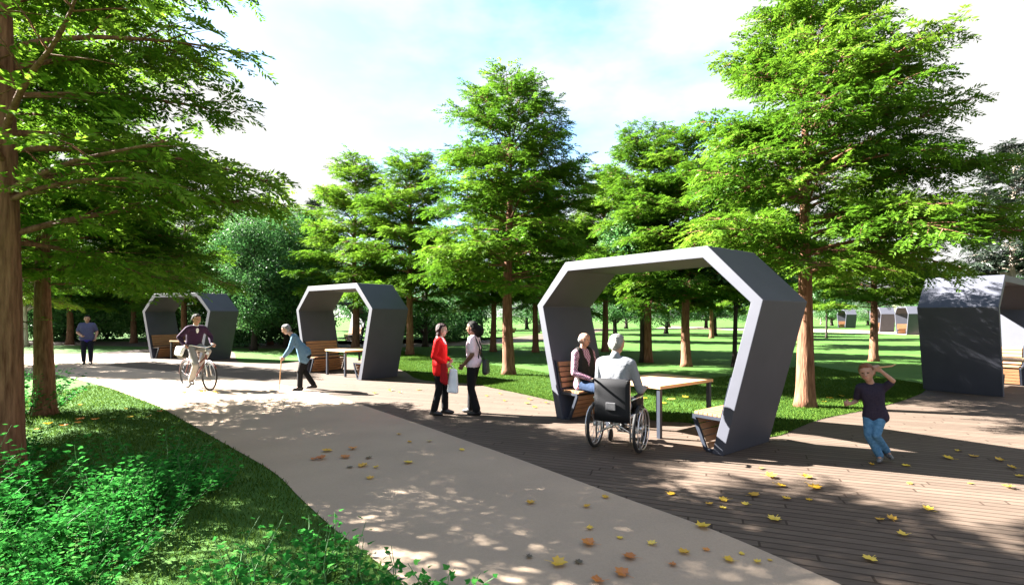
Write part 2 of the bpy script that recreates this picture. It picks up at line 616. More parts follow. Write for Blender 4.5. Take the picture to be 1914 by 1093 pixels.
def lawn_blades():
    rng = np.random.default_rng(8)
    ex = np.array([p.x for p in deck_w])
    ey = np.array([p.y for p in deck_w])
    o_ = np.argsort(ex)
    ex, ey = ex[o_], ey[o_]
    n = 170000
    x = -6 + rng.random(n) * 16.5
    e = np.interp(x, ex, ey)
    y = e + (rng.random(n) ** 1.5) * 5.5
    keep = (y > e + rng.normal(.0, .02, n)) & (np.abs(x) < y * 1.05 + .3)
    x, y = x[keep], y[keep]
    n = len(x)
    P = np.stack([x, y, np.zeros(n)], 1)
    D = unit(np.stack([rng.normal(0, .45, n), rng.normal(0, .45, n), np.ones(n)], 1))
    az = rng.random(n) * 6.283
    Nn = unit(np.stack([np.cos(az), np.sin(az), rng.normal(0, .2, n)], 1))
    me = leaf_mesh('grass', P, D, Nn, rng.uniform(.025, .055, n), np.full(n, .011), rng.random(n), M['blade'])
    tag(link(bpy.data.objects.new('grass', me)), 'short green lawn grass behind the planked paving', 'grass', kind='stuff')


lawn_blades()

# ------------------------------------------------------------------ trees
FROND_N = 9  # leaflet pairs


def fronds_to_leaves(fo, fd, fn, fl, ft, rng, pairs=FROND_N, wid=.024, llen=.085):
    m = len(fo)
    side = unit(np.cross(fd, fn))
    Ps, Ds, Ns, Ls, Ws, Ts = [], [], [], [], [], []
    for k in range(pairs):
        s = (k + .35) / pairs
        prof = .55 + .6 * math.sin(math.pi * min(1, s * .9 + .12))
        base = fo + fd * (fl[:, None] * s) + np.array([0, 0, -1.0]) * (fl[:, None] * .22 * s * s)
        for sg in (-1, 1):
            d = unit(fd * .62 + side * sg * .8 + rng.normal(0, .16, (m, 3)) + np.array([0, 0, -.12]))
            nn = unit(fn + rng.normal(0, .35, (m, 3)))
            Ps.append(base)
            Ds.append(d)
            Ns.append(nn)
            Ls.append(np.full(m, llen) * prof * rng.uniform(.75, 1.25, m))
            Ws.append(np.full(m, wid) * rng.uniform(.8, 1.25, m))
            Ts.append(ft + rng.normal(0, .1, m))
    return [np.concatenate(a) for a in (Ps, Ds, Ns, Ls, Ws, Ts)]


def redwood(seed, H=8.8, z0=2.4, R=2.85, tiers=10, per=8, r0=.155, wide_az=None, wide=0.0, leaf=1.0, density=1.0, twig=True, inner=.22, top_boost=1.0, far_boost=1.0):
    """returns (trunk mesh builder, crown leaf arrays)"""
    rnd = random.Random(seed)
    rng = np.random.default_rng(seed)
    mb = MB()
    pts, rad = [], []
    wob = [rnd.uniform(-1, 1) for _ in range(4)]
    for i in range(26):
        t = (i / 25) ** 1.25
        z = t * H * .945
        pts.append((.05 * wob[0] * math.sin(z * .9 + wob[1]) * min(1, z), .05 * wob[2] * math.sin(z * .8 + wob[3]) * min(1, z), z - .03 if i == 0 else z))
        rad.append(r0 * ((1 - t) ** .85 * (1 + .28 * math.exp(-z / .12) + .14 * math.exp(-z / .6)) + .045))
    mb.tube(pts, rad, 14)

    def trunk_at(z):
        for a, b in zip(pts[:-1], pts[1:]):
            if a[2] <= z <= b[2]:
                t = (z - a[2]) / (b[2] - a[2])
                return Vector(a).lerp(Vector(b), t)
        return Vector(pts[-1])
    FO, FD, FN, FL, FT = [], [], [], [], []

    def frond(o, d, n, l, t):
        FO.append(tuple(o)); FD.append(tuple(d)); FN.append(tuple(n)); FL.append(l); FT.append(t)
    up = Vector((0, 0, 1))
    for k in range(tiers):
        az0 = rnd.uniform(0, 6.28)
        cnt = per if k < tiers - 2 else per - 1
        for b in range(cnt):
            t = min(.985, max(0, (k + .25 + rnd.uniform(-.52, .52)) / tiers))
            z = z0 + (H - .35 - z0) * t
            az = az0 + b * 6.283 / cnt + rnd.uniform(-.3, .3)
            L = R * max(.30, (1 - t) ** .42) * rnd.uniform(.80, 1.10)
            if k == 0:
                L *= rnd.uniform(.65, 1.05)
            if wide_az is not None:
                L *= 1 + wide * math.cos(az - wide_az)
            el = R_(3 + 52 * t ** 1.7 + rnd.uniform(-10, 16))
            bend = R_(rnd.uniform(22, 40)) * (0.7 + .5 * t)
            p = trunk_at(z)
            bp, ns = [p.copy()], 8
            a2 = az
            for i in range(ns):
                e = el + R_(10) - bend * ((i + 1) / ns)
                a2 += rnd.uniform(-.1, .1)
                p = p + Vector((math.cos(a2) * math.cos(e), math.sin(a2) * math.cos(e), math.sin(e))) * (L / ns)
                bp.append(p.copy())
            rb = (.016 + .022 * L / R) * (r0 / .155)
            mb.tube(bp, [rb * (1 - .86 * i / ns) for i in range(ns + 1)], 6, caps=False)
            rf = rnd if far_boost == 1 else random.Random(seed * 997 + k * 50 + b)
            tone = rf.uniform(.2, .8)
            # side twigs
            dn_ = density * (top_boost if t > .28 else 1.0) * (far_boost if math.sin(az + .4) > .2 else (.5 if far_boost > 1 and math.sin(az + .4) < -.2 else 1.0))
            nsec = max(6, int(L * 8.5 * dn_))
            for j in range(nsec):
                s = inner + (1 - inner) * (j + rf.random()) / nsec
                q = s * ns
                i = min(int(q), ns - 1)
                o = bp[i].lerp(bp[i + 1], q - i)
                d = (bp[i + 1] - bp[i]).normalized()
                sg = 1 if j % 2 else -1
                lat = d.cross(up).normalized() * sg
                l2 = (.12 + .42 * L * (1 - s) * min(1, s * 2.2) + .18) * rf.uniform(.7, 1.2)
                sdir = (d * rf.uniform(.5, .95) + lat * rf.uniform(.6, 1.0) + up * rf.uniform(-.18, .30)).normalized()
                nst = max(2, int(l2 / .082 * dn_))
                e = o + sdir * l2 - up * (.10 * l2)
                if twig:
                    mb.tube([o, (o + e) / 2 + up * .03 * l2, e], [rb * .33, rb * .22, .002], 3, caps=False)
                for f in range(nst):
                    u = (f + .6) / nst
                    fo = o.lerp(e, u) + up * (.03 * l2 * math.sin(math.pi * u) + rf.gauss(0, .05))
                    lat2 = sdir.cross(up).normalized() * (1 if f % 2 else -1)
                    fd = (sdir * rf.uniform(.35, .9) + lat2 * rf.uniform(.3, .9) + up * rf.uniform(-.55, .35)).normalized()
                    fn = (up + Vector((rf.gauss(0, .55), rf.gauss(0, .55), 0)))
                    fn = (fn - fd * fn.dot(fd)).normalized()
                    frond(fo, fd, fn, rf.uniform(.20, .34) * leaf, tone * .7 + rf.uniform(0, .3) + .1 * (s - .5))
                fd = (sdir + up * rf.uniform(-.4, 0)).normalized()
                fn = (up - fd * up.dot(fd)).normalized()
                frond(e, fd, fn, .3 * leaf, tone * .7 + .2)
    FO, FD, FN = np.array(FO), np.array(FD), np.array(FN)
    FL, FT = np.array(FL), np.array(FT)
    return mb, fronds_to_leaves(FO, FD, FN, FL, FT, rng, wid=.030 * leaf, llen=.092 * leaf)


def tree_from(mesh_trunk, mesh_crown, loc, rz, sc, label, group, cat='tree', name='redwood_tree'):
    r = thing(name, label, cat, loc, rz, group)
    r.scale = (sc[0], sc[0], sc[1])
    link(bpy.data.objects.new('trunk', mesh_trunk), r)
    link(bpy.data.objects.new('crown', mesh_crown), r)
    return r


def proto(seed, leafmat='needles', bark='bark', **kw):
    mb, lv = redwood(seed, **kw)
    to = mb.build('trunk', M[bark], fix=False)
    tm = to.data
    bpy.data.objects.remove(to)
    cm = leaf_mesh('crown', *lv, M[leafmat])
    return tm, cm


PA = proto(11)
PB = proto(23, R=2.7)
PC = proto(37, R=3.0)
PT2 = proto(38, z0=2.95, R=3.0)
P_NEAR = proto(58, H=8.4, z0=2.45, R=2.8, tiers=9, per=7, r0=.155, leaf=1.0, density=.60, wide_az=0.0, wide=.08, inner=.10, top_boost=1.06, far_boost=1.7)
P_RIGHT = proto(64, H=7.9, z0=2.55, R=2.95, tiers=10, per=9, r0=.155, wide_az=0.0, wide=.14, leaf=.95, density=.95)

RG = 'feathery redwood trees of the grove'
T = lambda pr, loc, rz, s, lab: tree_from(pr[0], pr[1], loc, rz, s, lab, RG)
T(P_NEAR, G(8, 905), 0.4, (1.0, 1.0), 'large redwood tree at the left edge, its rough brown trunk rising from leafy shrubs')
T(PT2, G(82, 775), 2.1, (1.0, .76), 'redwood tree with a thick flared trunk on the grass verge left of the path')
T(P_RIGHT, G(1505, 760), 0.0, (1.0, 1.0), 'tall redwood tree with sunlit trunk just behind the wheelchair pavilion')
T(PA, G(951, 700), 1.2, (1.1, 1.0), 'conical redwood tree standing alone between the two women and the wheelchair pavilion')
T(PB, PD(664, 26), 0.3, (1.2, 1.12), 'redwood tree seen through the opening of the pavilion behind the cane walker')
T(PC, PD(766, 23), 4.0, (1.05, 1.02), 'redwood tree with rounded top just behind the middle pavilion')
T(PB, G(922, 657), 5.0, (.95, .95), 'slim redwood tree whose trunk stands just right of the woman in pink')
T(PC, G(1001, 658), 2.7, (.95, .95), 'redwood tree whose trunk stands just left of the wheelchair pavilion')
T(PA, G(1131, 657), 3.3, (1.0, 1.0), 'redwood tree seen through the pavilion just right of the seated man in a vest')
T(PC, G(1211, 677), 0.9, (1.0, 1.0), 'redwood tree seen through the pavilion above the head of the wheelchair user')
T(PB, G(1283, 685), 2.2, (1.0, .92), 'redwood tree with short sunlit trunk seen through the pavilion over the table')
T(PA, PD(1633, 19.8), 5.2, (.95, .85), 'redwood tree whose trunk rises behind the head of the boy')
T(PA, PD(560, 34), 1.9, (1.0, 1.0), 'small far redwood tree above the cane walker')
T(PC, PD(1440, 30), 0.5, (1.0, 1.0), 'far redwood tree half hidden behind the right leg of the wheelchair pavilion')
T(PB, PD(130, 31), 1.0, (1.15, 1.0), 'far redwood tree above the man in the blue shirt')
T(PC, PD(250, 33), 2.0, (1.1, 1.05), 'far redwood tree above the flowering bush')
T(PA, PD(345, 29), 3.0, (1.1, .95), 'far redwood tree above the cyclist')
T(PB, PD(428, 33), 4.0, (1.15, 1.05), 'far redwood tree just right of the cyclist pavilion')
T(PA, PD(505, 31), 1.0, (1.0, .92), 'far redwood tree between the cyclist and the middle pavilion')
T(P_NEAR, Vector((-9.3, 6.7, 0)), 2.5, (.8, .48), 'unseen low redwood tree added beyond the left edge to shade the grass verge')  # added out of view, flattened, only to cast shade on the verge
T(PB, PD(-8, 18.5), 1.5, (1.0, 1.0), 'redwood tree at the left edge beyond the path, behind the near trees')
T(PB, PD(1085, 36), 3.9, (1.0, 1.02), 'far redwood tree between the solitary conical tree and the wheelchair pavilion')
T(PC, PD(1330, 40), 3.0, (1.0, 1.0), 'far redwood tree behind the lawn under the roof corner of the wheelchair pavilion')


# broadleaf trees of the belt
def broadleaf(seed, H=8.0, R=2.8, leaves=22000, z0=1.2, r0=.16, leafmat='blueleaf', bark='darkbark', size=.135):
    rnd = random.Random(seed)
    rng = np.random.default_rng(seed)
    mb = MB()
    mb.tube([(0, 0, -.02), (.02, 0, .3), (.05, .03, z0), (0, .06, H * .45), (.06, 0, H * .7)], [r0 * 1.5, r0 * 1.05, r0 * .9, r0 * .6, r0 * .2], 9)
    P, D, Nn, Ts = [], [], [], []
    lobes = []
    for i in range(26):
        t = rnd.random()
        z = z0 + (H - z0) * (.08 + .86 * t)
        rr = R * math.sin(math.pi * min(1, .18 + .80 * t) ** .85) * rnd.uniform(.35, .85)
        a = i * 2.4 + rnd.uniform(-.4, .4)
        lobes.append((Vector((math.cos(a) * rr, math.sin(a) * rr, z)), R * rnd.uniform(.26, .46)))
        c = lobes[-1][0]
        st = Vector((0, 0, max(z0 * .9, z - rr * .8)))
        mb.tube([st, st.lerp(c, .5) + Vector((0, 0, .1)), c], [r0 * .35, r0 * .2, .01], 5, caps=False)
    per = leaves // len(lobes)
    for c, r in lobes:
        v = unit(rng.normal(0, 1, (per, 3)))
        rad = r * rng.uniform(.45, 1.08, per) ** .6
        p = np.array(c) + v * rad[:, None] * np.array([1.15, 1.15, .75])
        p += rng.normal(0, .07, p.shape)
        P.append(p)
        D.append(unit(rng.normal(0, 1, (per, 3)) + v * .5 + np.array([0, 0, -.3])))
        Nn.append(unit(v + rng.normal(0, .7, (per, 3)) + np.array([0, 0, .4])))
        Ts.append(np.full(per, rnd.uniform(.15, .7)) + rng.normal(0, .16, per))
    P, D, Nn, Ts = map(np.concatenate, (P, D, Nn, Ts))
    n = len(P)
    to = mb.build('trunk', M[bark], fix=False)
    tm = to.data
    bpy.data.objects.remove(to)
    cm = leaf_mesh('crown', P, D, Nn, rng.uniform(.7, 1.3, n) * size, rng.uniform(.7, 1.2, n) * size * .6, Ts, M[leafmat])
    return tm, cm


BL = [broadleaf(101), broadleaf(102, H=7.2, R=3.3, z0=.8), broadleaf(103, H=9.0, R=2.6, z0=1.5)]
BLOW = broadleaf(104, H=2.6, R=2.2, z0=.15, leaves=9000, r0=.07)
BY = broadleaf(105, H=9, R=1.3, z0=1.5, leafmat='yellowleaf', leaves=9000)
BP = broadleaf(106, H=8, R=3.0, z0=1.2, leafmat='paleleaf', bark='palebark', leaves=10000)
BD = broadleaf(107, H=5.6, R=1.9, z0=2.0, leaves=12000, r0=.075, size=.13)
BPB = broadleaf(108, H=8.5, R=2.8, z0=2.2, leaves=14000, bark='palebark')

belt = [  # px, distance, proto, scale xy, scale z, label
    (474, 26, 0, .9, .9, 'bushy blue-green tree between the cyclist and the cane walker'),
    (535, 28.5, 1, .95, 1.0, 'broad green tree behind the head of the cane walker'),
    (395, 38, 2, 1.1, .85, 'dark tree behind the pavilion next to the cyclist'),
    (330, 36, 1, 1.1, .8, 'dark leafy tree straight behind the cyclist pavilion roof'),
    (250, 40, 0, 1.2, .8, 'dark leafy tree left of the cyclist pavilion above the flowering bush'),
    (170, 34, 1, 1.1, .8, 'dark leafy tree behind the man in the blue shirt'),
    (90, 38, 2, 1.2, .9, 'dark leafy tree between the two left trunks'),
    (10, 33, 1, 1.2, 1.0, 'dark leafy tree in shade behind the leftmost trunk'),
    (600, 42, 2, 1.2, .9, 'tall dense tree behind the left corner of the middle pavilion'),
    (700, 40, 0, 1.2, .95, 'dense tree behind the right slope of the middle pavilion'),
    (795, 29, 1, .95, .95, 'blue-green tree above the woman in red'),
    (850, 38, 0, 1.2, .8, 'dark bushy tree between the two women and beyond the lawn'),
    (900, 62, 2, 1.4, .9, 'distant tree just right of the woman in pink beyond the lawn'),
    (985, 66, 1, 1.5, .9, 'distant tree behind the small dark pavilion'),
    (1060, 64, 0, 1.4, .9, 'distant tree left of the seated man beyond the lawn'),
    (1170, 70, 1, 1.5, 1.0, 'distant tree seen between the two seated men'),
    (1250, 76, 2, 1.6, 1.0, 'distant tree seen over the left part of the table'),
    (1320, 72, 0, 1.5, .9, 'distant tree seen over the right part of the table'),
    (1400, 78, 1, 1.6, 1.0, 'distant tree seen beside the right leg inside the pavilion'),
    (1480, 82, 2, 1.5, .9, 'distant tree just left of the tall sunlit trunk'),
    (1555, 90, 0, 1.5, .85, 'distant tree between the tall sunlit trunk and the boy'),
    (1622, 95, 1, 1.5, .75, 'distant tree left of the trunk behind the boy'),
    (1745, 88, 2, 1.5, .9, 'distant tree above the far pavilions'),
    (1800, 60, 1, 1.4, 1.0, 'tree behind the streaked pavilion at the right'),
    (1150, 47, 0, 1.2, .95, 'mid-distance bushy tree seen just right of the man in the vest'),
    (1245, 50, 1, 1.2, .95, 'mid-distance bushy tree seen above the middle of the table'),
    (1335, 46, 2, 1.2, .85, 'mid-distance bushy tree seen above the right end of the table'),
    (1425, 52, 1, 1.2, .95, 'mid-distance bushy tree hidden partly by the right pavilion leg'),
    (1040, 50, 0, 1.2, .9, 'mid-distance bushy tree just left of the wheelchair pavilion'),
    (1930, 48, 0, 1.4, 1.1, 'tree at the right edge behind the streaked pavilion'),
]
for i, (px, d, k, sx, sz, lab) in enumerate(belt):
    tree_from(BL[k][0], BL[k][1], PD(px, d), i * 1.7, (sx, sz), lab, 'leafy trees of the background belt', name='broadleaf_tree')
for px, d, lab in ((1199, 19.3, 'slim dark-stemmed young tree seen just right of the wheelchair user'), (1372, 17.7, 'slim dark-stemmed young tree framed by the right side of the pavilion'),
                   (1545, 40, 'slim dark-stemmed young tree on the far lawn beside the tall sunlit trunk')):
    tree_from(BD[0], BD[1], PD(px, d), px * .1, (1, 1.05), lab, 'slim dark-stemmed trees on the lawn', name='young_tree')
for px, d, s, lab in ((513, 62, 1.0, 'slender yellow-green tree poking up at the tip of the left foliage'), (586, 52, 1.0, 'yellow-green treetop left of the far redwood tops')):
    tree_from(BY[0], BY[1], PD(px, d), px, (s, 1.55 if px < 550 else 1.4), lab, None, name='slender_tree')
for px, d, sz, lab in ((1712, 92, .9, 'pale blossoming tree beyond the far pavilions'), (1690, 110, .8, 'whitish distant tree left of the far pavilions'), (1535, 105, .6, 'pale distant tree right of the tall sunlit trunk')):
    tree_from(BP[0], BP[1], PD(px, d), px, (1.0, sz), lab, 'pale blossoming trees far off', name='blossom_tree')
for px, d, lab in ((47, 29, 'tree with a pale trunk just right of the leftmost trunk'), (118, 36, 'tree with a pale trunk left of the man in the blue shirt'), (225, 43, 'tree with a pale grey trunk between the man and the pavilion')):
    tree_from(BPB[0], BPB[1], PD(px, d), px, (1.0, 1.0), lab, 'pale-trunked trees at the left', name='pale_tree')
b = tree_from(BP[0], BP[1], PD(256, 44), 2.0, (.55, .22), 'pale flowering bush left of the cyclist pavilion', None, 'bush', 'flowering_bush')
bushes = [(560, 33, 1.0, 'low dark bush left of the middle pavilion'), (480, 30, 1.0, 'low dark bush between the cyclist and the cane walker'), (800, 34, 1.1, 'low dark bush behind the woman in red'), (730, 36, 1.1, 'low dark bush right behind the middle pavilion'), (850, 36, 1.2, 'low dark bush between the two women'),
          (420, 34, 1.1, 'low dark bush right of the cyclist pavilion'), (200, 38, 1.2, 'low dark bush right of the man in the blue shirt'), (140, 36, 1.1, 'low dark bush left of the man in the blue shirt'), (70, 37, 1.2, 'low dark bush between the two left trunks'), (300, 40, 1.1, 'low dark bush at the left side of the cyclist pavilion')]
for i, (px, d, s, lab) in enumerate(bushes):
    tree_from(BLOW[0], BLOW[1], PD(px, d), i * 2.1, (s, s), lab, 'low dark bushes along the belt', 'bush', 'bush')
PINE = proto(77, leafmat='pineleaf', bark='palebark', H=10.4, z0=2.6, R=2.3, tiers=10, per=7, r0=.17, leaf=1.6, density=.85)
tree_from(PINE[0], PINE[1], PD(1893, 26), .5, (1, 1), 'dark tiered pine tree with a pale trunk at the right edge', None, name='pine_tree')
tree_from(PINE[0], PINE[1], PD(588, 58), 2.5, (1, 1.42), 'dark pine top peeping over the trees left of centre', None, name='pine_tree')

# ------------------------------------------------------------------ pavilions
TH = .15


def pavilion(loc, rz, D, label, detail=True):
    r = thing('pavilion', label, 'pavilion', loc, rz, 'charcoal hexagonal garden pavilions')
    out = [(1.51, 0), (2.01, 1.93), (1.30, 2.64), (-1.30, 2.64), (-2.01, 1.93), (-1.51, 0)]
    inn = [(1.51 - TH, 0), (2.01 - TH, 1.905), (1.30 - .065, 2.64 - TH), (-1.30 + .065, 2.64 - TH), (-2.01 + TH, 1.905), (-1.51 + TH, 0)]
    mb = MB()
    for i in range(5):
        mb.v += []
    n = 6
    for y in (0, D):
        for x, z in out:
            mb.v.append((x, y, z))
        for x, z in inn:
            mb.v.append((x, y, z))
    o0, i0, o1, i1 = 0, n, 2 * n, 3 * n
    for k in range(n - 1):
        mb.face((o0 + k, o0 + k + 1, i0 + k + 1, i0 + k))
        mb.face((o1 + k, i1 + k, i1 + k + 1, o1 + k + 1))
        mb.face((o0 + k, o1 + k, o1 + k + 1, o0 + k + 1))
        mb.face((i0 + k, i0 + k + 1, i1 + k + 1, i1 + k))
    mb.face((o0, i0, i1, o1))
    mb.face((o0 + n - 1, o1 + n - 1, i1 + n - 1, i0 + n - 1))
    mb.build('shell', M['shell'], r, bevel=.008)
    inner = lambda z: 1.51 - TH + .259 * z
    for sg in (1, -1):
        b = MB()
        k = 6
        for i in range(k):   # seat slats run along the depth
            x = 1.06 + i * .066
            b.box((sg * (x + .028), D / 2, .475), (.056, D - .16, .03))
        for i in range(5):   # back slats
            z = .56 + i * .088
            b.box((sg * (inner(z) - .035), D / 2, z), (.028, D - .16, .074), Matrix.Rotation(sg * R_(14.5), 3, 'Y'))
        be = b.build('bench', M['slat'], r)
        for y in (.055, D - .055):
            fr = MB()
            a, c, e = (sg * 1.06, y, .44), (sg * 1.455, y, .44), (sg * 1.25, y, .02)
            fr.bar(a, c, .035, .036)
            fr.bar((sg * 1.075, y, .425), e, .034, .045)
            fr.bar((sg * 1.25, y, .022), (sg * 1.355, y, .022), .033, .04)
            fr.bar((sg * (inner(.46) - .014), y, .46), (sg * (inner(.98) - .014), y, .98), .033, .022)
            fr.build('frame', M['navy_steel'], be)
        kp = MB()
        for i in range(5):
            t = (i + .5) / 5
            x = 1.085 + (1.26 - 1.085) * t
            z = .42 - .39 * t
            kp.box((sg * (x + .02), D / 2, z), (.02, D - .17, .07), Matrix.Rotation(sg * R_(-23), 3, 'Y'))
        kp.build('kick_panel', M['slat'], be)
    return r


def table(loc, rz, label, x0=-.55, x1=.5, y0=.12, y1=1.5):
    r = thing('picnic_table', label, 'table', loc, rz, 'wooden tables inside the pavilions')
    t = MB()
    k = 6
    wd = (x1 - x0) / k
    for i in range(k):
        t.box((x0 + wd * (i + .5), (y0 + y1) / 2, .727), (wd - .003, y1 - y0, .046))
    t.build('tabletop', M['tabletop'], r, bevel=.004)
    for x in (x0 + .05, x1 - .05):
        for y in (y0 + .05, y1 - .05):
            l = MB()
            l.box((x, y, .352), (.055, .055, .704))
            l.build('leg', M['navy_steel'], r)
    return r


def ang(x, y):
    return math.atan2(y, x)


pav = [
    (Vector((1.694, 7.583, .004)), ang(.62, -.79), 1.2, 'charcoal hexagonal pavilion sheltering the wheelchair user and the man in a vest', 'wooden table with navy legs in front of the wheelchair user', {}),
    (Vector((-5.24, 14.87, .004)), ang(.77, -.64), 1.2, 'charcoal hexagonal pavilion right behind the old woman with a cane', 'wooden table inside the empty pavilion behind the old woman', dict(x0=-.5, x1=.55, y0=.1, y1=1.3)),
    (Vector((-13.38, 20.4, .004)), ang(.922, -.386), 1.25, 'charcoal pavilion behind the cyclist, partly covered by leaves', 'wooden table inside the pavilion behind the cyclist', dict(x0=-.5, x1=.55, y0=.1, y1=1.2)),
    (Vector((10.57, 11.05, .004)) + 1.51 * Vector((.785, .62, 0)), ang(.785, .62), 1.38, 'charcoal pavilion seen from its side wall with streaks of sunlight, at the right edge', 'wooden table sticking out of the pavilion at the right edge', dict(y0=-.3, y1=1.1)),
]
for loc, rz, D, lab, tlab, kw in pav:
    pavilion(loc, rz, D, lab)
    table(loc, rz, tlab, **kw)
far = [(PD(646, 34), 62, 'small pale-lined pavilion seen through the opening of the middle pavilion'),
       (PD(1662, 56), 70, 'tiny far pavilion right of the trunk behind the boy'),
       (PD(1716, 48), 68, 'tiny far pavilion just left of the streaked pavilion'),
       (PD(1592, 74), 74, 'tiniest far pavilion left of the trunk behind the boy'),
       (PD(976, 52), -20, 'tiny dark pavilion on the lawn right of the solitary conical tree')]
for p, a, lab in far:
    pavilion(p, R_(a), 1.3, lab)

# ------------------------------------------------------------------ people
_ico = bmesh.new()
bmesh.ops.create_icosphere(_ico, subdivisions=2, radius=1)
ICO = [v.co.copy() for v in _ico.verts]
_ico.free()


class Body:
    """hulls of spheres, merged by a voxel remesh to one continuous surface"""
    def __init__(s):
        s.v, s.f = [], []

    def hull(s, *sph):
        bm = bmesh.new()
        for p, r in sph:
            p = Vector(p)
            rr = Vector((r, r, r)) if not hasattr(r, '__len__') else Vector(r)
            for c in ICO:
                bm.verts.new(p + Vector((c.x * rr.x, c.y * rr.y, c.z * rr.z)))
        res = bmesh.ops.convex_hull(bm, input=bm.verts)
        junk = [g for g in res['geom_interior'] + res['geom_unused'] if isinstance(g, bmesh.types.BMVert)]
        bmesh.ops.delete(bm, geom=list(set(junk)), context='VERTS')
        bm.verts.index_update()
        b = len(s.v)
        s.v += [tuple(v.co) for v in bm.verts]
        s.f += [tuple(b + v.index for v in f.verts) for f in bm.faces]
        bm.free()

    def build(s, name, mats, parent, voxel=.008, smooth=3, paint=None):
        me = bpy.data.meshes.new(name)
        me.from_pydata(s.v, [], s.f)
        o = link(bpy.data.objects.new(name, me))
        m = o.modifiers.new('r', 'REMESH')
        m.mode = 'VOXEL'
        m.voxel_size = voxel
        m.use_smooth_shade = True
        sm = o.modifiers.new('s', 'SMOOTH')
        sm.factor = .5
        sm.iterations = smooth
        dg = bpy.context.evaluated_depsgraph_get()
        me2 = bpy.data.meshes.new_from_object(o.evaluated_get(dg))
        me2.name = name
        o.modifiers.clear()
        o.data = me2
        me2.materials.clear()
        if not isinstance(mats, (list, tuple)):
            mats = [mats]
        for mm in mats:
            me2.materials.append(mm)
        if paint:
            n = len(me2.polygons)
            c = np.empty(n * 3, dtype=np.float32)
            me2.polygons.foreach_get('center', c)
            c = c.reshape(-1, 3)
            mi = np.zeros(n, dtype=np.int32)
            for p, r, idx in paint:
                q = (c - np.array(p)) / np.array(r)
                mi[(q * q).sum(1) < 1] = idx
            me2.polygons.foreach_set('material_index', mi)
        me2.polygons.foreach_set('use_smooth', np.ones(len(me2.polygons), dtype=bool))
        if parent is not None:
            o.parent = parent
        return o


def V3(*a):
    return Vector(a)


def stand(h=1.7):
    k = h / 1.7
    J = dict(pel=V3(0, 0, .94), neck=V3(0, -.01, 1.43), head=V3(0, .03, 1.585),
             shL=V3(-.17, -.01, 1.375), shR=V3(.17, -.01, 1.375), elL=V3(-.22, -.03, 1.11), elR=V3(.22, -.03, 1.11),
             wrL=V3(-.23, .06, .87), wrR=V3(.23, .06, .87), hipL=V3(-.085, 0, .90), hipR=V3(.085, 0, .90),
             knL=V3(-.095, .02, .49), knR=V3(.095, .02, .49), anL=V3(-.095, -.02, .085), anR=V3(.095, -.02, .085))
    J = {a: b * k for a, b in J.items()}
    J.update(k=k, look=V3(0, 1, 0), up=V3(0, 0, 1), toeL=V3(-.1, 1, 0), toeR=V3(.1, 1, 0), hdL=None, hdR=None, pnL=None, pnR=None, curl=.5, fat=1.0, hs=1.0)
    return J


def hand(B, w, d, pn, side, s, curl):
    """palm + four bent fingers + thumb; d fingers direction, pn palm normal, side axis towards the thumb"""
    d = d.normalized()
    pn = (pn - d * pn.dot(d)).normalized()
    x = side
    x = (x - d * x.dot(d) - pn * x.dot(pn))
    x = x.normalized() if x.length > 1e-5 else d.cross(pn)
    B.hull((w, .024 * s), (w + d * .085 * s + x * .030 * s, .015 * s), (w + d * .082 * s - x * .030 * s, .013 * s), (w + d * .02 * s + x * .026 * s, .016 * s))
    for i, (off, ln) in enumerate(((.031, .072), (.011, .080), (-.010, .074), (-.029, .058))):
        b = w + d * (.088 - .004 * abs(i - 1)) * s + x * off * s
        c = curl + .12 * i
        d1 = (d * math.cos(c) + pn * math.sin(c)).normalized()
        d2 = (d * math.cos(c * 2.1) + pn * math.sin(c * 2.1)).normalized()
        m = b + d1 * ln * .52 * s
        B.hull((b, .0095 * s), (m, .009 * s))
        B.hull((m, .009 * s), (m + d2 * ln * .48 * s, .0075 * s))
    tb = w + d * .022 * s + x * .030 * s
    td = (d * .62 + x * .66 + pn * .35).normalized()
    tm = tb + td * .036 * s
    B.hull((tb, .013 * s), (tm, .0105 * s))
    B.hull((tm, .0105 * s), (tm + (td + d * .5).normalized() * .03 * s, .009 * s))


